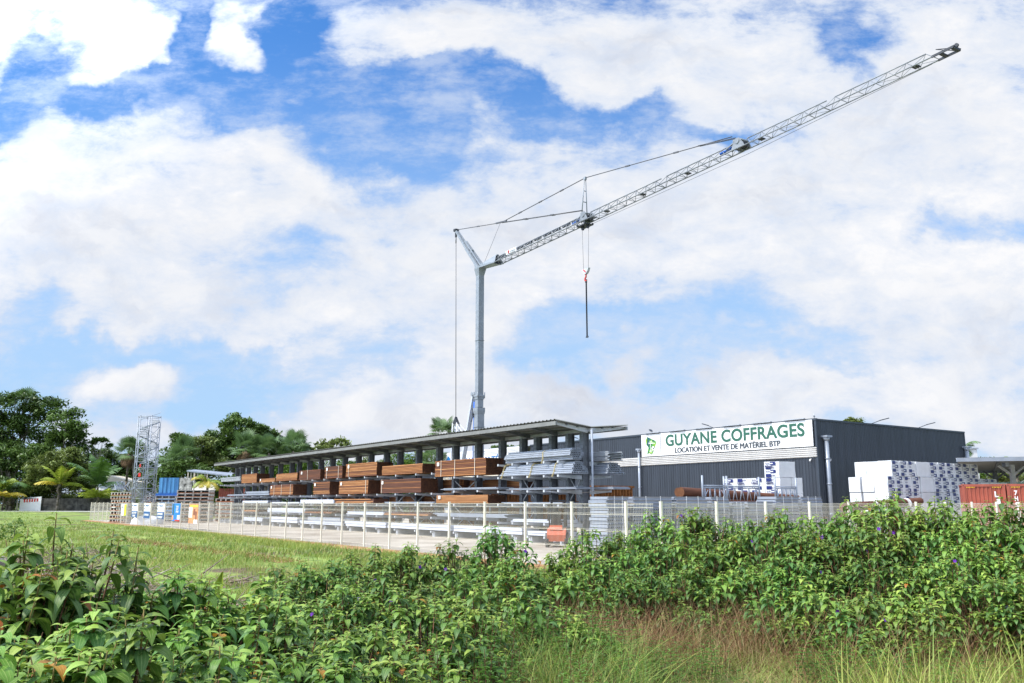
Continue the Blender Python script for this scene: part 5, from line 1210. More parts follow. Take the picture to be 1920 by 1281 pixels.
def shrub_meshes(H, Rr, n, seed, lsize=1.0, low=.35):
    rg = random.Random(seed); V = []; U = []; F = []; mi = []; sb = MB()
    for k in range(n):
        az = rg.uniform(0, 2*math.pi); q = rg.random(); phi = math.acos(1-q*1.25) if q*1.25 <= 2 else 1.5
        r_ = math.sin(phi)*Rr*rg.uniform(.65,1.05); h = max(H*low*.7, (H*low)+(H*(1-low))*max(0, math.cos(phi))*rg.uniform(.75,1.03))
        if rg.random() < .28: r_ *= rg.uniform(.2,.8); h = H*rg.uniform(low*.8,.85)
        tip = np.array([r_*math.cos(az), r_*math.sin(az), h]); base = np.array([.12*rg.uniform(-1,1), .12*rg.uniform(-1,1), 0])
        mid = base*.4+tip*.6; mid[2] = tip[2]*.52; mid[:2] += [rg.uniform(-.06,.06), rg.uniform(-.06,.06)]
        n2 = tip+np.array([math.cos(az)*.03, math.sin(az)*.03, -.16]); n2[:2] = mid[:2]*.25+tip[:2]*.75+np.array([rg.uniform(-.02,.02)]*2)
        sb.path([tuple(base), tuple(mid), tuple(n2)], [.008, .006, .005], 5, 0); sb.tube(tuple(n2), tuple(tip), .005, .003, 5, 1)
        node = 0; a0 = rg.uniform(0, math.pi); nn = rg.choice((4,5,5,5)); sh = rg.uniform(.8,1.15)*lsize
        axis = (n2-tip); axl = np.linalg.norm(axis); axis = axis/axl
        for node in range(nn):
            p = tip+axis*(.006+.030*node**1.1)*sh; lf = (.06,.105,.135,.145,.14)[node]*sh*rg.uniform(.85,1.12); e = (.45,.30,.12,-.10,-.35)[node]+rg.uniform(-.15,.15); dr = (1.1,1.6,1.6,1.4,1.15)[node]*rg.uniform(.8,1.15)
            m_ = 2 if node == 0 else (rg.choice((0,0,2)) if node == 1 else rg.choice((0,0,1) if node < 3 else (0,1,1)))
            if rg.random() < .010: m_ = 3
            for sd in (0, math.pi):
                aa = a0+node*math.pi/2+sd+rg.uniform(-.2,.2); v, u, f = leaf_strip(p, aa, e, lf, lf*rg.uniform(.36,.44), dr, .22, rg)
                o = len(V); V += v; U += u; F += [tuple(i+o for i in ff) for ff in f]; mi += [m_]*len(f)
            if node in (2,3) and rg.random() < .5:      # side shoot
                aa = a0+node*math.pi/2+rg.uniform(-.3,.3); q0 = p+np.array([math.cos(aa)*.05, math.sin(aa)*.05, .02])
                for j in range(4):
                    l2 = lf*rg.uniform(.4,.7); v, u, f = leaf_strip(q0, aa+j*1.57, .5, l2, l2*.45, 1.3, .2, rg); o = len(V); V += v; U += u; F += [tuple(i+o for i in ff) for ff in f]; mi += [2 if j < 2 else 0]*len(f)
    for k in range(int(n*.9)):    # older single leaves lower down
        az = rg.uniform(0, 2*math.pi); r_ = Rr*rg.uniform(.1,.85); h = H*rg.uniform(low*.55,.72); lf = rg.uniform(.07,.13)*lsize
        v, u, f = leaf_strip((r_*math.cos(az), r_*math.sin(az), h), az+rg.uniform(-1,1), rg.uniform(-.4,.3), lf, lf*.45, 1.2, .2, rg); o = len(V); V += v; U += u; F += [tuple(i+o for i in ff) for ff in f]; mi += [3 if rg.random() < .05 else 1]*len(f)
    for k in range(int(n*.8)):   # twigs
        az = rg.uniform(0, 2*math.pi); r_ = Rr*rg.uniform(.2,.95); h = H*rg.uniform(.25,.7); sb.tube((.1*math.cos(az), .1*math.sin(az), h*.15), (r_*math.cos(az+rg.uniform(-.4,.4)), r_*math.sin(az), h), .004, .002, 4, 0)
    me = np_mesh('foliage', V, F, [M['shrub1'], M['shrub2'], M['shrub3'], M['shrub4']], mi, UV=U, smooth=True)
    return me, sb.mesh('stems', [M['stem'], M['tipstem']])
VAR = [shrub_meshes(1.7,.72,104,i+1,1.10,.40) for i in range(4)]+[shrub_meshes(1.05,.55,56,i+11,1.08,.33) for i in range(2)]+[shrub_meshes(1.5,.62,74,i+21,1.28,.42) for i in range(2)]
def flower_mesh():
    b = MB()
    for k in range(5):
        a = k*2*math.pi/5; c, s = math.cos(a), math.sin(a); r = .026
        pts = [(0,0,0),(c*r*.6-s*r*.5,s*r*.6+c*r*.5,.006),(c*r*1.15,s*r*1.15,-.002),(c*r*.6+s*r*.5,s*r*.6-c*r*.5,.006)]; b.add(pts, [(0,3,2,1)])
    return b.mesh('flower', [M['petal']])
FM = flower_mesh()
def shrub(u, D, vtop, zone, var=None, w=1.0, fl_=0):
    x = gpx(u, D); z = gz(x, D); H = max(.45, 2-(vtop-944)/1628*D)*(random.choice((.93,.98,1.02,1.05,1.09)) if zone in 'RF' else random.choice((1.0,1.04,1.08,1.12,1.18) if zone == 'L' else (.95,1.0,1.04,1.08,1.14))); u += random.uniform(-14,14); x = gpx(u, D); k = 6+random.randrange(2) if D < 7.3 and H > 1.0 else (random.randrange(4) if H > 1.15 else 4+random.randrange(2)); h0 = 1.7 if k < 4 else (1.05 if k < 6 else 1.5)
    lb, gr = {'L': ('large leaved green shrub in the near left thicket','shrubs of the near left thicket'), 'M': ('green shrub in the middle thicket before the fence','shrubs of the middle thicket'), 'R': ('tall green shrub in the right hand thicket','shrubs of the right hand thicket'), 'F': ('low green shrub at the foot of the right hand thicket','low shrubs at the foot of the right hand thicket')}[zone]
    t = thing('shrub', lb, 'shrub', (x, D, 0), random.uniform(0, 6.28), gr); me, ms = VAR[k]
    f = link(bpy.data.objects.new('foliage', me), t); s = link(bpy.data.objects.new('stems', ms), t)
    sc_ = H/h0; sxy = w*max(.85, min(1.15, sc_)); t.scale = (sxy, sxy, sc_)
    for _ in range(fl_ if D > 8.5 else 0):
        o = link(bpy.data.objects.new('flower', FM), t); a = random.uniform(0, 6.28); a = math.pi*1.5-t.rotation_euler.z+random.uniform(-.9,.9); r_ = random.uniform(.35,.62); o.location = (r_*math.cos(a), r_*math.sin(a), h0*random.uniform(.62,.95)); o.rotation_euler = (random.uniform(.9,1.5), 0, a+math.pi/2)
    return t
for (u,D,v,f_) in [(-60,5.2,1060,0),(20,5.3,1058,0),(85,5.6,1060,0),(140,5.8,1022,0),(190,6.0,1072,0),(250,6.2,1092,0),(320,6.4,1084,0),(395,6.6,1090,0),(455,7.0,1112,0),
      (-30,4.5,1110,1),(70,4.4,1140,1),(190,4.7,1135,0),(330,4.9,1140,0),(440,5.2,1140,0),
      (-10,4.0,1200,0),(120,4.1,1200,0),(260,4.2,1195,0),(400,4.3,1205,0)]: shrub(u,D,v,'L',fl_=f_)
for (u,D,v,f_) in [(505,9.5,1088,0),(548,10,1062,0),(600,10.5,1062,0),(645,11,1045,0),(695,11.6,1030,1),(745,12,1024,0),(790,12.4,1014,1),(835,12.6,996,2),(885,12.8,1020,0),(930,12.6,1004,1),(962,12.2,1024,0),
      (560,8.2,1105,0),(640,8.8,1092,1),(715,9.4,1075,1),(790,9.8,1068,1),(860,10.2,1060,0),(925,10.8,1062,0),(985,11.0,1085,0),
      (560,6.6,1150,0),(660,7.2,1130,0),(770,7.8,1108,0),(865,8.6,1100,0),(1000,9.9,1110,0),(1060,10.2,1128,0),
      (610,5.8,1195,0),(750,6.2,1190,0),(540,5.2,1235,0),(880,7.4,1165,0)]: shrub(u,D,v,'M',fl_=f_)
for (u,D,v,f_) in [(1030,13.2,1046,0),(1062,13.8,1026,0),(1105,14.2,1000,0),(1150,14.6,990,0),(1195,15,978,0),(1240,15.2,966,1),(1290,15.2,958,1),(1340,15.2,966,0),(1385,15.2,962,1),(1430,15.2,950,0),(1480,15,955,0),(1525,15,962,0),(1570,14.8,958,1),(1615,14.8,952,1),(1660,14.6,934,0),(1705,14.6,948,1),(1750,14.4,938,0),(1795,14.2,950,0),(1840,14.2,946,1),(1885,14,940,0),(1935,13.8,950,0),
      (1050,12.4,1070,0),(1110,12.9,1045,0),(1170,13.2,1020,0),(1235,13.5,1004,0),(1300,13.6,995,0),(1365,13.6,990,1),(1430,13.5,992,0),(1495,13.4,985,0),(1560,13.2,986,1),(1625,13.1,975,1),(1690,13,985,0),(1755,12.9,982,1),(1820,12.8,978,0),(1890,12.7,985,0),(1950,12.6,980,0),
      (1140,12.0,1085,0),(1210,12.2,1062,0),(1280,12.4,1050,0),(1350,12.4,1045,0),(1420,12.3,1040,0),(1490,12.1,1036,1),(1560,12.0,1040,0),(1630,11.9,1030,1),(1700,11.8,1035,0),(1770,11.7,1028,1),(1840,11.6,1030,0),(1915,11.5,1035,0),
      (1450,11.3,1095,0),(1520,11.0,1088,1),(1590,10.9,1090,0),(1660,10.8,1082,0),(1730,10.8,1095,0),(1800,10.7,1078,0),(1875,10.5,1085,1),(1930,10.3,1090,0)]: shrub(u,D,v,'R',fl_=f_)
for (u,D,v,f_) in [(1480,10.7,1136,0),(1570,10.5,1128,1),(1660,10.6,1132,0),(1740,10.4,1130,0),(1300,11.7,1112,0),(1090,9.8,1146,0),(1905,10.2,1118,0),(1640,10.1,1168,0)]: shrub(u,D,v,'F',fl_=f_)

# ------------------------------------------------------------------ grass and weeds
def blades(xy, h, w, lean, mats_w, rg, zbase=None, segs=3):
    n = len(xy); az = rg.random(n)*2*np.pi; d = np.stack([np.cos(az), np.sin(az)], -1); s = np.stack([-np.sin(az+rg.normal(0,.5,n)), np.cos(az)], -1)
    s /= np.linalg.norm(s, axis=1)[:,None]; V = np.zeros((n, (segs+1)*2, 3)); ln = lean*(.3+rg.random(n))
    for i in range(segs+1):
        q = i/segs; off = d*(h*ln*q**2)[:,None]; ww = w*(1-q**1.5*.92)
        z = h*q*(1-.25*ln*q)
        V[:,2*i,:2] = xy+off-s*ww[:,None]/2; V[:,2*i+1,:2] = xy+off+s*ww[:,None]/2; V[:,2*i,2] = z; V[:,2*i+1,2] = z
    V[:,:,2] += (gz(xy[:,0], xy[:,1]))[:,None]
    k = (segs+1)*2; F = np.array([(2*i,2*i+1,2*i+3,2*i+2) for i in range(segs)]); F = (F[None]+(np.arange(n)*k)[:,None,None]).reshape(-1,4)
    mi = np.repeat(rg.choice(len(mats_w), n, p=mats_w), segs); return V.reshape(-1,3), F, mi
def grass(name, label, xy, h, w, lean, mats, pw, seed, segs=3):
    rg = np.random.default_rng(seed); n = len(xy); hh = h*(.45+.9*rg.random(n)); V, F, mi = blades(xy, hh, w*(.7+.6*rg.random(n)), lean, pw, rg, segs=segs)
    tag(link(bpy.data.objects.new(name, np_mesh(name, V, F, [M[m] for m in mats], mi))), label, 'grass', None, 'stuff')
rg = np.random.default_rng(5)
def field(n, u0, u1, D0, D1, clumps=6, spread=.06):
    m = n//clumps; D = np.exp(rg.random(m)*math.log(D1/D0))*D0; u = u0+(u1-u0)*rg.random(m); x = (u-960)/1628*D; c = np.stack([x, D], -1)
    s_t = (c[:,0]-CX)*NX+(c[:,1]-CY)*NY; c = c[s_t < -1.3]; 
    return (c[:,None,:]+rg.normal(0, spread, (len(c), clumps, 2))).reshape(-1,2)
def patchy(xy, lo=.0):
    v = np.sin(xy[:,0]*.9+1.3*np.sin(xy[:,1]*.37))+np.sin(xy[:,1]*.8+xy[:,0]*.23)+.8*np.sin(xy[:,0]*2.3+xy[:,1]*1.7); return xy[v+rg.normal(0,.8,len(xy)) > lo]
near_f = field(130000,-200,1100,9,34,6,.07); grass('grass','short green field grass',patchy(near_f,-.7),.17,.010,.8,('grass_a','grass_b','grass_c','grass_d'),(.50,.36,.10,.04),11)
far_f = field(90000,-200,900,30,135,6,.16); grass('grass','distant short field grass',patchy(far_f,-1.1),.20,.030,.8,('grass_a','grass_b','grass_c'),(.58,.36,.06),12,segs=2)
tus = field(26000,-100,980,11,60,16,.14); grass('grass_tussocks','taller pale tussocks in the field',patchy(tus,.8),.34,.014,.9,('grass_b','grass_a','grass_c'),(.55,.35,.1),13)
# strip of reeds by the fence
m_ = 9000; ss_ = 18+rg.random(m_)*38; tt_ = -1.25-rg.random(m_)*1.8; xy = np.stack([CX+ss_*LX+tt_*NX, CY+ss_*LY+tt_*NY], -1); grass('grass_strip','bright grass strip along the fence foot',xy,.26,.022,.6,('grass_b','grass_a'),(.7,.3),14)
m_ = 2600; q = rg.random(m_); xy = np.stack([-24.5+q*17+rg.normal(0,.35,m_), 52-q*22+rg.normal(0,.35,m_)], -1); grass('brown_grass','brown trampled grass along the drainage line',xy,.14,.03,1.2,('grass_d','grass_c'),(.6,.4),15)
def zone(n, u0, u1, D0, D1, cl, sp):
    m = n//cl; D = D0+(D1-D0)*rg.random(m)**.8; u = u0+(u1-u0)*rg.random(m); c = np.stack([(u-960)/1628*D, D], -1); return (c[:,None,:]+rg.normal(0, sp, (len(c), cl, 2))).reshape(-1,2)
grass('tall_grass','tall mixed green and dry grass in the right foreground',zone(44000,1060,2020,7.6,13.5,7,.07),.42,.0085,1.5,('grass_a','grass_b','grass_c','grass_d'),(.36,.24,.24,.16),16,segs=4)
grass('dry_stems','dry brown stems below the right hand thicket',zone(22000,1010,1990,9.6,14.5,5,.05),.75,.0055,.8,('grass_d','grass_c'),(.68,.32),17,segs=4)
grass('dry_stems','dry tangled stems between the shrubs of the middle thicket',zone(16000,450,1120,5.5,12,5,.08),.60,.005,.9,('grass_d','grass_c','grass_a'),(.55,.15,.3),18,segs=4)
grass('dry_stems','dark tangled stems under the near left thicket',zone(9000,-150,560,3.2,7,5,.08),.75,.0045,.7,('grass_d','grass_a'),(.7,.3),19,segs=4)
grass('tall_grass','long arching grass tuft at the bottom centre',zone(2400,900,1210,7.0,9.6,24,.06),.78,.0080,1.4,('grass_a','weed','grass_b'),(.5,.3,.2),20,segs=5)
grass('tall_grass','upright yellow green blades at the bottom right corner',zone(420,1560,2000,6.6,8.6,6,.05),.70,.016,.5,('grass_b','grass_a'),(.7,.3),21,segs=5)
def weeds(label, n, u0, u1, D0, D1, H, seed, size=.03):
    r_ = random.Random(seed); V = []; F = []; U = []; mi = []
    cl = [(r_.uniform(u0,u1), r_.uniform(D0,D1), r_.uniform(.4,1.15)) for _ in range(max(6, n//22))]
    for _ in range(n):
        cu, cD, ch = r_.choice(cl); D = cD+r_.gauss(0,.13); x = gpx(cu, cD)+r_.gauss(0,.16); h = H*ch*r_.uniform(.5,1.1); ax = r_.uniform(-.15,.15); ay = r_.uniform(-.15,.15); o = len(V)
        V += [(x-.003,D,0),(x+.003,D,0),(x+ax*h+.002,D+ay*h,h),(x+ax*h-.002,D+ay*h,h)]; F.append((o,o+1,o+2,o+3)); mi.append(1)
        k = int(h/.035)
        for i in range(3, k):
            q = i/k; p = (x+ax*h*q, D+ay*h*q, h*q); a0 = i*1.57
            for sd in (0, math.pi):
                a = a0+sd+r_.uniform(-.4,.4); l = size*r_.uniform(.7,1.4); c, s = math.cos(a), math.sin(a); o = len(V)
                V += [p,(p[0]+c*l*.5-s*l*.2,p[1]+s*l*.5+c*l*.2,p[2]+l*.2),(p[0]+c*l,p[1]+s*l,p[2]+l*.1),(p[0]+c*l*.5+s*l*.2,p[1]+s*l*.5-c*l*.2,p[2]+l*.2)]; F.append((o,o+1,o+2,o+3)); mi.append(0)
    tag(link(bpy.data.objects.new('weeds', np_mesh('weeds', V, F, [M['weed'], M['stem']], mi))), label, 'weeds', None, 'stuff')
weeds('small leaved weeds at the bottom centre', 620, 790, 1120, 6.4, 9.8, .85, 31, .055)
weeds('small leaved weeds between the left and middle thickets', 700, 470, 820, 5.2, 8.0, .62, 32, .035)
weeds('small leaved weeds before the right hand thicket', 1300, 1050, 1980, 8.0, 12.5, .55, 33, .05)
weeds('low creeping weeds in the field at the left', 900, -60, 420, 11, 22, .25, 34, .06)

# ------------------------------------------------------------------ dead wood in the field
def deadlog(label, x0, y0, x1, y1, r, z=0.1, name='dead_log', zr=.15):
    t = thing(name, label, 'log', (x0, y0, 0), 0, 'dead wood lying in the field'); dx, dy = x1-x0, y1-y0; b = MB(); n = 7; rnd = random.Random(int(x0*100))
    pts = [(dx*i/n+rnd.uniform(-r,r)*.5, dy*i/n, z+r+zr*math.sin(i/n*3)+rnd.uniform(-.3,.3)*r) for i in range(n+1)]; b.path(pts, [r*(1.1-.5*i/n) for i in range(n+1)], 8); b.obj('log', M['deadwood'], t)
deadlog('thick bleached log at the left edge of the field', gpx(-30,19), 19.0, gpx(48,20.5), 20.5, .20, .12, zr=.3)
deadlog('second pale log low at the left edge', gpx(-20,14.2), 14.2, gpx(28,14.6), 14.6, .10, .02)
deadlog('long thin bleached branch behind the near left thicket', gpx(330,15.2), 15.2, gpx(452,16.4), 16.4, .035, .03, name='dead_branch')
deadlog('short dark branch lying in mid field', gpx(225,26), 26, gpx(250,26.4), 26.4, .05, .02, name='dead_branch')
deadlog('small forked branch in the field left', gpx(140,27), 27, gpx(158,27.3), 27.3, .06, .02, name='dead_branch')
def brush(label, u, D, w, n, hh=.25):
    t = thing('brush_pile', label, 'brush pile', (gpx(u,D), D, 0), 0, 'brush piles in the field'); b = MB(); r_ = random.Random(int(u*7+D))
    for _ in range(n):
        x, y = r_.gauss(0,w*.4), r_.gauss(0,w*.25); l = r_.uniform(.25,.9); a = r_.uniform(0,6.28); z = r_.uniform(.01,hh*.7); b.tube((x,y,z),(x+l*math.cos(a),y+l*math.sin(a)*.6,z+r_.uniform(-.05,hh)),r_.uniform(.006,.022),.004,4,r_.choice((0,1,1)))
    for _ in range(n*2):
        x, y = r_.gauss(0,w*.45), r_.gauss(0,w*.28); s = r_.uniform(.04,.12); a = r_.uniform(0,3); z = r_.uniform(.01,hh*.6); b.add([(x,y,z),(x+s*math.cos(a),y+s*math.sin(a),z+s*.3),(x+s*math.cos(a+1.2),y+s*math.sin(a+1.2),z+s*.1)], [(0,1,2)], 1)
    b.obj('twigs', [M['deadwood'], M['brush']], t)
brush('largest brush pile of grey twigs at the left of the field', 62, 19, 3.4, 420, .55); brush('brush pile behind the near left shrubs', 95, 15.5, 2.6, 260, .4); brush('brown brush pile below the long pale branch', 330, 14.2, 1.6, 120, .25)
brush('brush pile with a white stump at the field centre', 385, 16.0, 1.3, 110, .28); brush('small twig heap in the upper left field', 130, 25, 1.6, 70, .3); brush('small twig heap between grass tufts', 205, 24, 1.3, 60, .22); brush('tiny dark twig heap near the fence line', 182, 33, 1.0, 40, .3)
brush('twig heap at the left picture edge', 8, 24, 4.0, 260, .7); brush('pale dry brush pile in the middle of the field', 255, 19, 1.6, 110, .22); brush('reddish dirt and twigs patch right of the field centre', 470, 22, 1.6, 90, .15)
brush('brown leaf litter on the field behind the middle thicket', 520, 17.5, 1.4, 90, .12)
t = thing('stump', 'small whitish stump in the brush at the field centre', 'stump', (gpx(397,15.6),15.6,0)); b = MB(); b.tube((0,0,0),(.05,0,.26),.10,.05,8).tube((0,0,.05),(-.14,.05,.2),.05,.02,6); b.obj('wood', M['deadwood'], t)
t = thing('sapling', 'small leafy sapling on the left edge of the field', 'sapling', (gpx(32,38),38,0)); v, f = scatter_leaves([(-.3,0,.9),(.2,0,1.1),(0,0,.6),(.5,.1,.5),(-.6,0,.5)],[.4,.4,.5,.35,.35],70,.16,np.random.default_rng(3)); link(bpy.data.objects.new('crown', np_mesh('crown', v, f, [M['leaf_bright']])), t); MB().tube((0,0,0),(.05,0,1.0),.02,.01,5).obj('trunk', M['bark'], t)
t = thing('banana_shoot', 'broad bright leaf shoot behind the left thicket', 'plant', (gpx(402,8.4),8.4,0)); V_ = []
b = MB()
for az, l, w_ in ((.3,.50,.13),(2.6,.42,.11)):
    pts = []
    for i in range(6):
        q = i/5; c = (math.cos(az)*q*.12, math.sin(az)*.1*q, .85+l*q); ww = w_*math.sin(math.pi*min(.97,q*.85+.12))*.5; pts += [(c[0]-ww,c[1]-.02,c[2]),(c[0],c[1]+.02,c[2]),(c[0]+ww,c[1]-.02,c[2])]
    b.add(pts, [(a,a+1,a+4,a+3) for i in range(5) for a in (3*i,3*i+1)], 0, True)
b.tube((0,0,0),(0,0,.95),.018,.014,6,0); b.obj('leaf', M['palm_lime'], t)
for i, (u, D, h) in enumerate(((62,18,.9),(98,17,.8),(45,21,1.0))):
    t = thing('weed_stalk', 'thin bare weed stalk standing %s' % ('beside the largest brush pile','right of the largest brush pile','near the thick bleached log')[i], 'stalk', (gpx(u,D),D,0)); MB().tube((0,0,0),(.03,0,h),.008,.004,5).tube((0,0,h*.7),(.08,0,h*.9),.006,.012,5).obj('stem', M['stem'], t)

# ------------------------------------------------------------------ sun, sky
SUN_AZ = math.atan2(-.35, -.93); SUN_EL = R(52)       # direction towards the sun
sd = Vector((math.cos(SUN_EL)*math.cos(SUN_AZ), math.cos(SUN_EL)*math.sin(SUN_AZ), math.sin(SUN_EL)))
sun = bpy.data.lights.new('sun', 'SUN'); sun.energy = 3.2; sun.angle = R(1.5); sun.color = (1.0,.94,.82)
so = bpy.data.objects.new('sun', sun); COL.objects.link(so); so.rotation_euler = sd.to_track_quat('Z','Y').to_euler(); so.location = (0,0,50)
w = bpy.data.worlds.new('World'); sc.world = w; w.use_nodes = True; t = w.node_tree; t.nodes.clear(); N = t.nodes; K = t.links
def node(tp, **k):
    n = N.new(tp)
    for a, v in k.items(): setattr(n, a, v)
    return n
def setin(n, i, v): n.inputs[i].default_value = v
def math_(op, a, b=None, c=None, clamp=False):
    n = node('ShaderNodeMath', operation=op); n.use_clamp = clamp
    for i, x in enumerate((a, b, c)):
        if x is None: continue
        if isinstance(x, (int, float)): setin(n, i, x)
        else: K.new(x, n.inputs[i])
    return n.outputs[0]
tc = node('ShaderNodeTexCoord'); sep = node('ShaderNodeSeparateXYZ'); K.new(tc.outputs['Generated'], sep.inputs[0])
X, Y, Z = sep.outputs
ya = math_('MAXIMUM', math_('ABSOLUTE', Y), .08)
U_ = math_('DIVIDE', X, ya); V_ = math_('DIVIDE', Z, ya)
cmb = node('ShaderNodeCombineXYZ'); K.new(U_, cmb.inputs[0]); K.new(V_, cmb.inputs[1]); K.new(math_('MULTIPLY', math_('LESS_THAN', Y, 0), 3.0), cmb.inputs[2])
P = cmb.outputs[0]
def noise(vec, scale, detail=8, rough=.55, off=(0,0,0), stretch=(1,1,1), dist=0.0):
    mp = node('ShaderNodeMapping'); setin(mp, 'Location', off); setin(mp, 'Scale', stretch); K.new(vec, mp.inputs[0])
    n = node('ShaderNodeTexNoise'); setin(n, 'Scale', scale); setin(n, 'Detail', detail); setin(n, 'Roughness', rough); setin(n, 'Distortion', dist); K.new(mp.outputs[0], n.inputs['Vector']); return n
wn = noise(P, 4.5, 6, .55); vm = node('ShaderNodeVectorMath', operation='SUBTRACT'); K.new(wn.outputs['Color'], vm.inputs[0]); setin(vm, 1, (.5,.5,.5))
vs_ = node('ShaderNodeVectorMath', operation='SCALE'); K.new(vm.outputs[0], vs_.inputs[0]); setin(vs_, 'Scale', .24)
va = node('ShaderNodeVectorMath', operation='ADD'); K.new(P, va.inputs[0]); K.new(vs_.outputs[0], va.inputs[1]); PW = va.outputs[0]
TH = R(10.69)
def px2uv(u, v):
    x = (u-960)/1600; y = (640.5-v)/1600; f = math.cos(TH)-y*math.sin(TH); return x/f, (math.sin(TH)+y*math.cos(TH))/f
BL = [ # px, py, rx, ry, weight
 (250,340,380,150,.9),(120,470,330,140,.9),(450,340,180,110,.7),(560,420,120,80,.4),(200,570,200,75,.8),(-20,60,70,110,.8),(190,20,120,60,.8),(260,80,80,55,.75),(300,120,40,22,.5),(455,40,75,80,.85),(500,110,60,30,.55),(520,190,70,26,.5),
 (800,50,180,85,.9),(1000,90,300,120,.9),(1300,110,320,130,.7),(1720,240,360,320,.95),(1500,470,380,130,.7),(1000,500,320,110,.75),(860,570,220,100,.75),(700,460,150,70,.55),(600,600,260,100,.75),(1250,310,240,100,.55),(1100,380,260,80,.5),(900,400,160,60,.4),
 (250,722,135,38,.95),(330,745,60,28,.4),(1300,770,420,70,1.0),(1150,745,150,50,.5),(1700,730,380,60,.95),(760,780,260,70,.95),(650,820,200,50,.5),(1780,570,260,100,.9),(900,700,130,50,.7),(340,810,60,30,.5),
 (15,190,80,60,-1.3),(350,50,44,130,-1.5),(220,150,200,34,-1.2),(400,175,140,52,-1.5),(60,110,80,50,-1.0),(565,45,70,80,-1.6),(600,150,120,80,-1.3),(730,200,120,80,-1.3),(790,280,90,60,-1.3),(640,290,80,50,-1.0),(880,165,180,46,-1.1),(1010,215,110,60,-1.3),(1190,195,80,36,-1.0),(1360,228,70,24,-.9),(1590,70,80,85,-1.1),(1100,240,200,60,-.5),(700,100,90,80,-.6),
 (30,575,60,60,-.8),(260,655,340,28,-.9),(470,700,150,55,-.8),(60,720,130,50,-.7),(430,770,120,40,-.7),(570,560,60,20,-.3),(1180,610,200,26,-.6),(1010,665,120,44,-.7),(1400,620,130,18,-.4),(1860,440,120,40,-.8),(1760,470,80,24,-.5),(1540,700,70,16,-.5),(700,470,40,20,-.4),(560,480,80,20,-.4),(860,445,50,40,-.3)]
acc = None
for (bu, bv, rx_, ry_, wt) in BL:
    cu, cv = px2uv(bu, bv); k = 1/1600*1.03*(1.0)
    s1 = node('ShaderNodeVectorMath', operation='SUBTRACT'); K.new(PW, s1.inputs[0]); setin(s1, 1, (cu, cv, 0))
    m1 = node('ShaderNodeVectorMath', operation='MULTIPLY'); K.new(s1.outputs[0], m1.inputs[0]); setin(m1, 1, (1/(rx_*k*1.25), 1/(ry_*k*1.25), 1))
    ln = node('ShaderNodeVectorMath', operation='LENGTH'); K.new(m1.outputs[0], ln.inputs[0])
    mr = node('ShaderNodeMapRange', interpolation_type='SMOOTHSTEP'); K.new(ln.outputs['Value'], mr.inputs[0]); setin(mr, 1, 0.1); setin(mr, 2, 1.15); setin(mr, 3, wt); setin(mr, 4, 0.0)
    acc = mr.outputs[0] if acc is None else math_('ADD', acc, mr.outputs[0])
acc = math_('MAXIMUM', math_('MINIMUM', acc, .80), -.84)
n1 = noise(P, 3.2, 12, .60, (3,1,0), (1,1.5,1)); n2 = noise(P, 9, 12, .66, (7,2,0), (1,1.8,1), .25); n5 = noise(P, 26, 8, .65, (2,5,0), (1,1.9,1), .15)
back = math_('LESS_THAN', Y, 0)
d = math_('ADD', math_('MULTIPLY', math_('SUBTRACT', n1.outputs['Fac'], .5), 1.2), math_('MULTIPLY', math_('SUBTRACT', n2.outputs['Fac'], .5), 2.7))
d = math_('ADD', d, math_('MULTIPLY', math_('SUBTRACT', n5.outputs['Fac'], .5), .9))
dens = math_('ADD', math_('ADD', math_('MULTIPLY', acc, .95), d), math_('ADD', .03, math_('MULTIPLY', back, .1)))
cm = node('ShaderNodeMapRange', interpolation_type='SMOOTHSTEP'); K.new(dens, cm.inputs[0]); setin(cm, 1, -.55); setin(cm, 2, .56); setin(cm, 3, 0.0); setin(cm, 4, 1.0)
# cloud tone
n3 = noise(PW, 2.6, 9, .55, (1,8,0), (1,2.0,1)); n4 = noise(PW, 9, 8, .6, (4,4,0), (1,1.8,1))
tone = math_('ADD', math_('ADD', math_('MULTIPLY', n3.outputs['Fac'], .68), math_('MULTIPLY', n4.outputs['Fac'], .32)), .015)
tr = node('ShaderNodeValToRGB'); K.new(tone, tr.inputs[0]); e = tr.color_ramp.elements; e[0].position = .38; e[0].color = (.66,.70,.80,1); e[1].position = .60; e[1].color = (1.0,1.0,1.02,1); q = e.new(.48); q.color = (.88,.905,.96,1)
thick = node('ShaderNodeMapRange'); K.new(dens, thick.inputs[0]); setin(thick, 1, .15); setin(thick, 2, 1.0); setin(thick, 3, 0.0); setin(thick, 4, 1.0)
mxc = node('ShaderNodeMix', data_type='RGBA'); K.new(thick.outputs[0], mxc.inputs[0]); setin(mxc, 6, (.70,.79,.95,1)); K.new(tr.outputs[0], mxc.inputs[7])
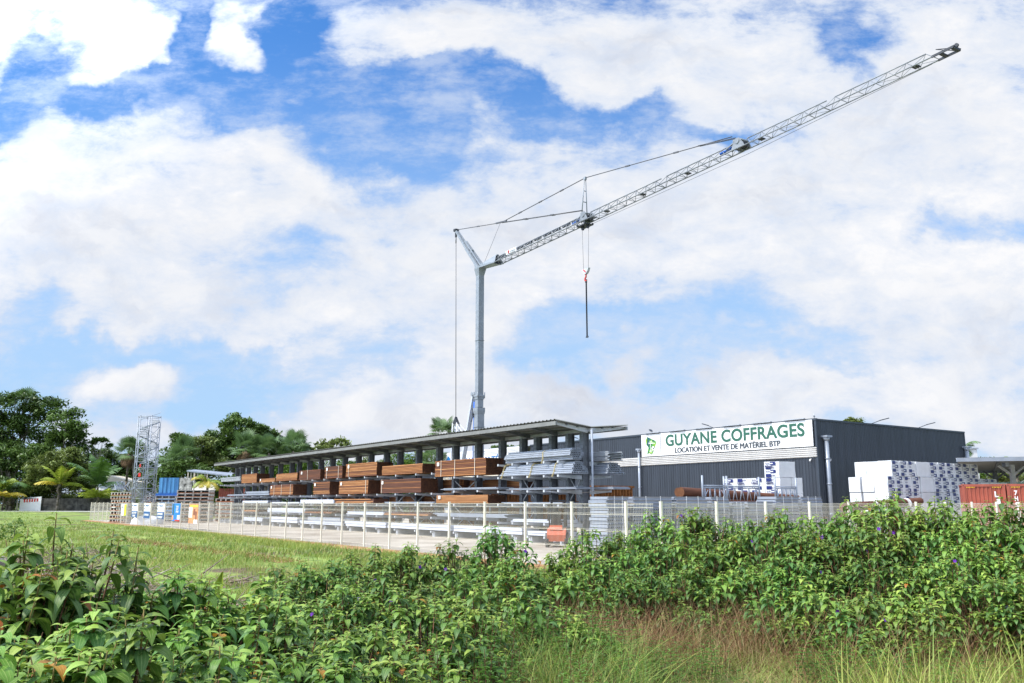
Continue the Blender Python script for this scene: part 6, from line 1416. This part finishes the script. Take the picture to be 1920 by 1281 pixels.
# cloud gain round the unseen sun, added to brighten the shaded faces
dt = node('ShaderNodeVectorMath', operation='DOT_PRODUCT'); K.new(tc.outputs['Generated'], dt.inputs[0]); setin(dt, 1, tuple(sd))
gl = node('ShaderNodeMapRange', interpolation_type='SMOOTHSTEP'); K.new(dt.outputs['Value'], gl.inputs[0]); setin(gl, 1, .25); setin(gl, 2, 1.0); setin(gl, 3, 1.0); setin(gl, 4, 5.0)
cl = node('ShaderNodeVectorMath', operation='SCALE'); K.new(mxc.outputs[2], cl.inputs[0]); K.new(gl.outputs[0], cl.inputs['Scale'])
sky = node('ShaderNodeTexSky', sky_type='NISHITA'); sky.sun_disc = False; sky.sun_elevation = SUN_EL; sky.sun_rotation = math.atan2(sd.x, sd.y); sky.dust_density = .6; sky.ozone_density = 2.0
tint = node('ShaderNodeMix', data_type='RGBA', blend_type='MULTIPLY'); setin(tint, 0, 1.0); K.new(sky.outputs[0], tint.inputs[6]); setin(tint, 7, (.48,.95,1.42,1))
bg0 = node('ShaderNodeBackground'); K.new(tint.outputs[2], bg0.inputs[0]); setin(bg0, 1, .112)
bgp = node('ShaderNodeBackground'); setin(bgp, 0, (.52,.73,1.0,1)); setin(bgp, 1, .66)
hz = node('ShaderNodeMapRange', interpolation_type='SMOOTHSTEP'); K.new(V_, hz.inputs[0]); setin(hz, 1, .62); setin(hz, 2, .12); setin(hz, 3, 0.0); setin(hz, 4, .85)
bg1 = node('ShaderNodeMixShader'); K.new(hz.outputs[0], bg1.inputs[0]); K.new(bg0.outputs[0], bg1.inputs[1]); K.new(bgp.outputs[0], bg1.inputs[2])
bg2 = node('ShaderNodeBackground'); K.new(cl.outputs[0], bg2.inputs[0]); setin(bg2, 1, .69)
n6 = noise(P, 5, 12, .66, (9,3,0), (.9,2.6,1), .1); n7 = noise(P, 16, 9, .66, (5,6,0), (1,1.7,1), .1)
vl = node('ShaderNodeMapRange', interpolation_type='SMOOTHSTEP'); K.new(math_('ADD', math_('MULTIPLY', n6.outputs['Fac'], .6), math_('MULTIPLY', n7.outputs['Fac'], .4)), vl.inputs[0]); setin(vl, 1, .44); setin(vl, 2, .66); setin(vl, 3, 0.0); setin(vl, 4, .66)
cmv = math_('MAXIMUM', cm.outputs[0], vl.outputs[0])
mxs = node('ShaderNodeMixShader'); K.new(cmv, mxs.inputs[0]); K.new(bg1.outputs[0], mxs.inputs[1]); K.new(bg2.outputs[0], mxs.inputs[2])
wo = node('ShaderNodeOutputWorld'); K.new(mxs.outputs[0], wo.inputs[0])
w.cycles.sampling_method = 'MANUAL'; w.cycles.sample_map_resolution = 512

sc.view_settings.view_transform = 'Standard'; sc.view_settings.look = 'None'; sc.view_settings.gamma = 1; sc.view_settings.exposure = .50
sc.cycles.max_bounces = 6; sc.cycles.transparent_max_bounces = 4; sc.cycles.use_denoising = True
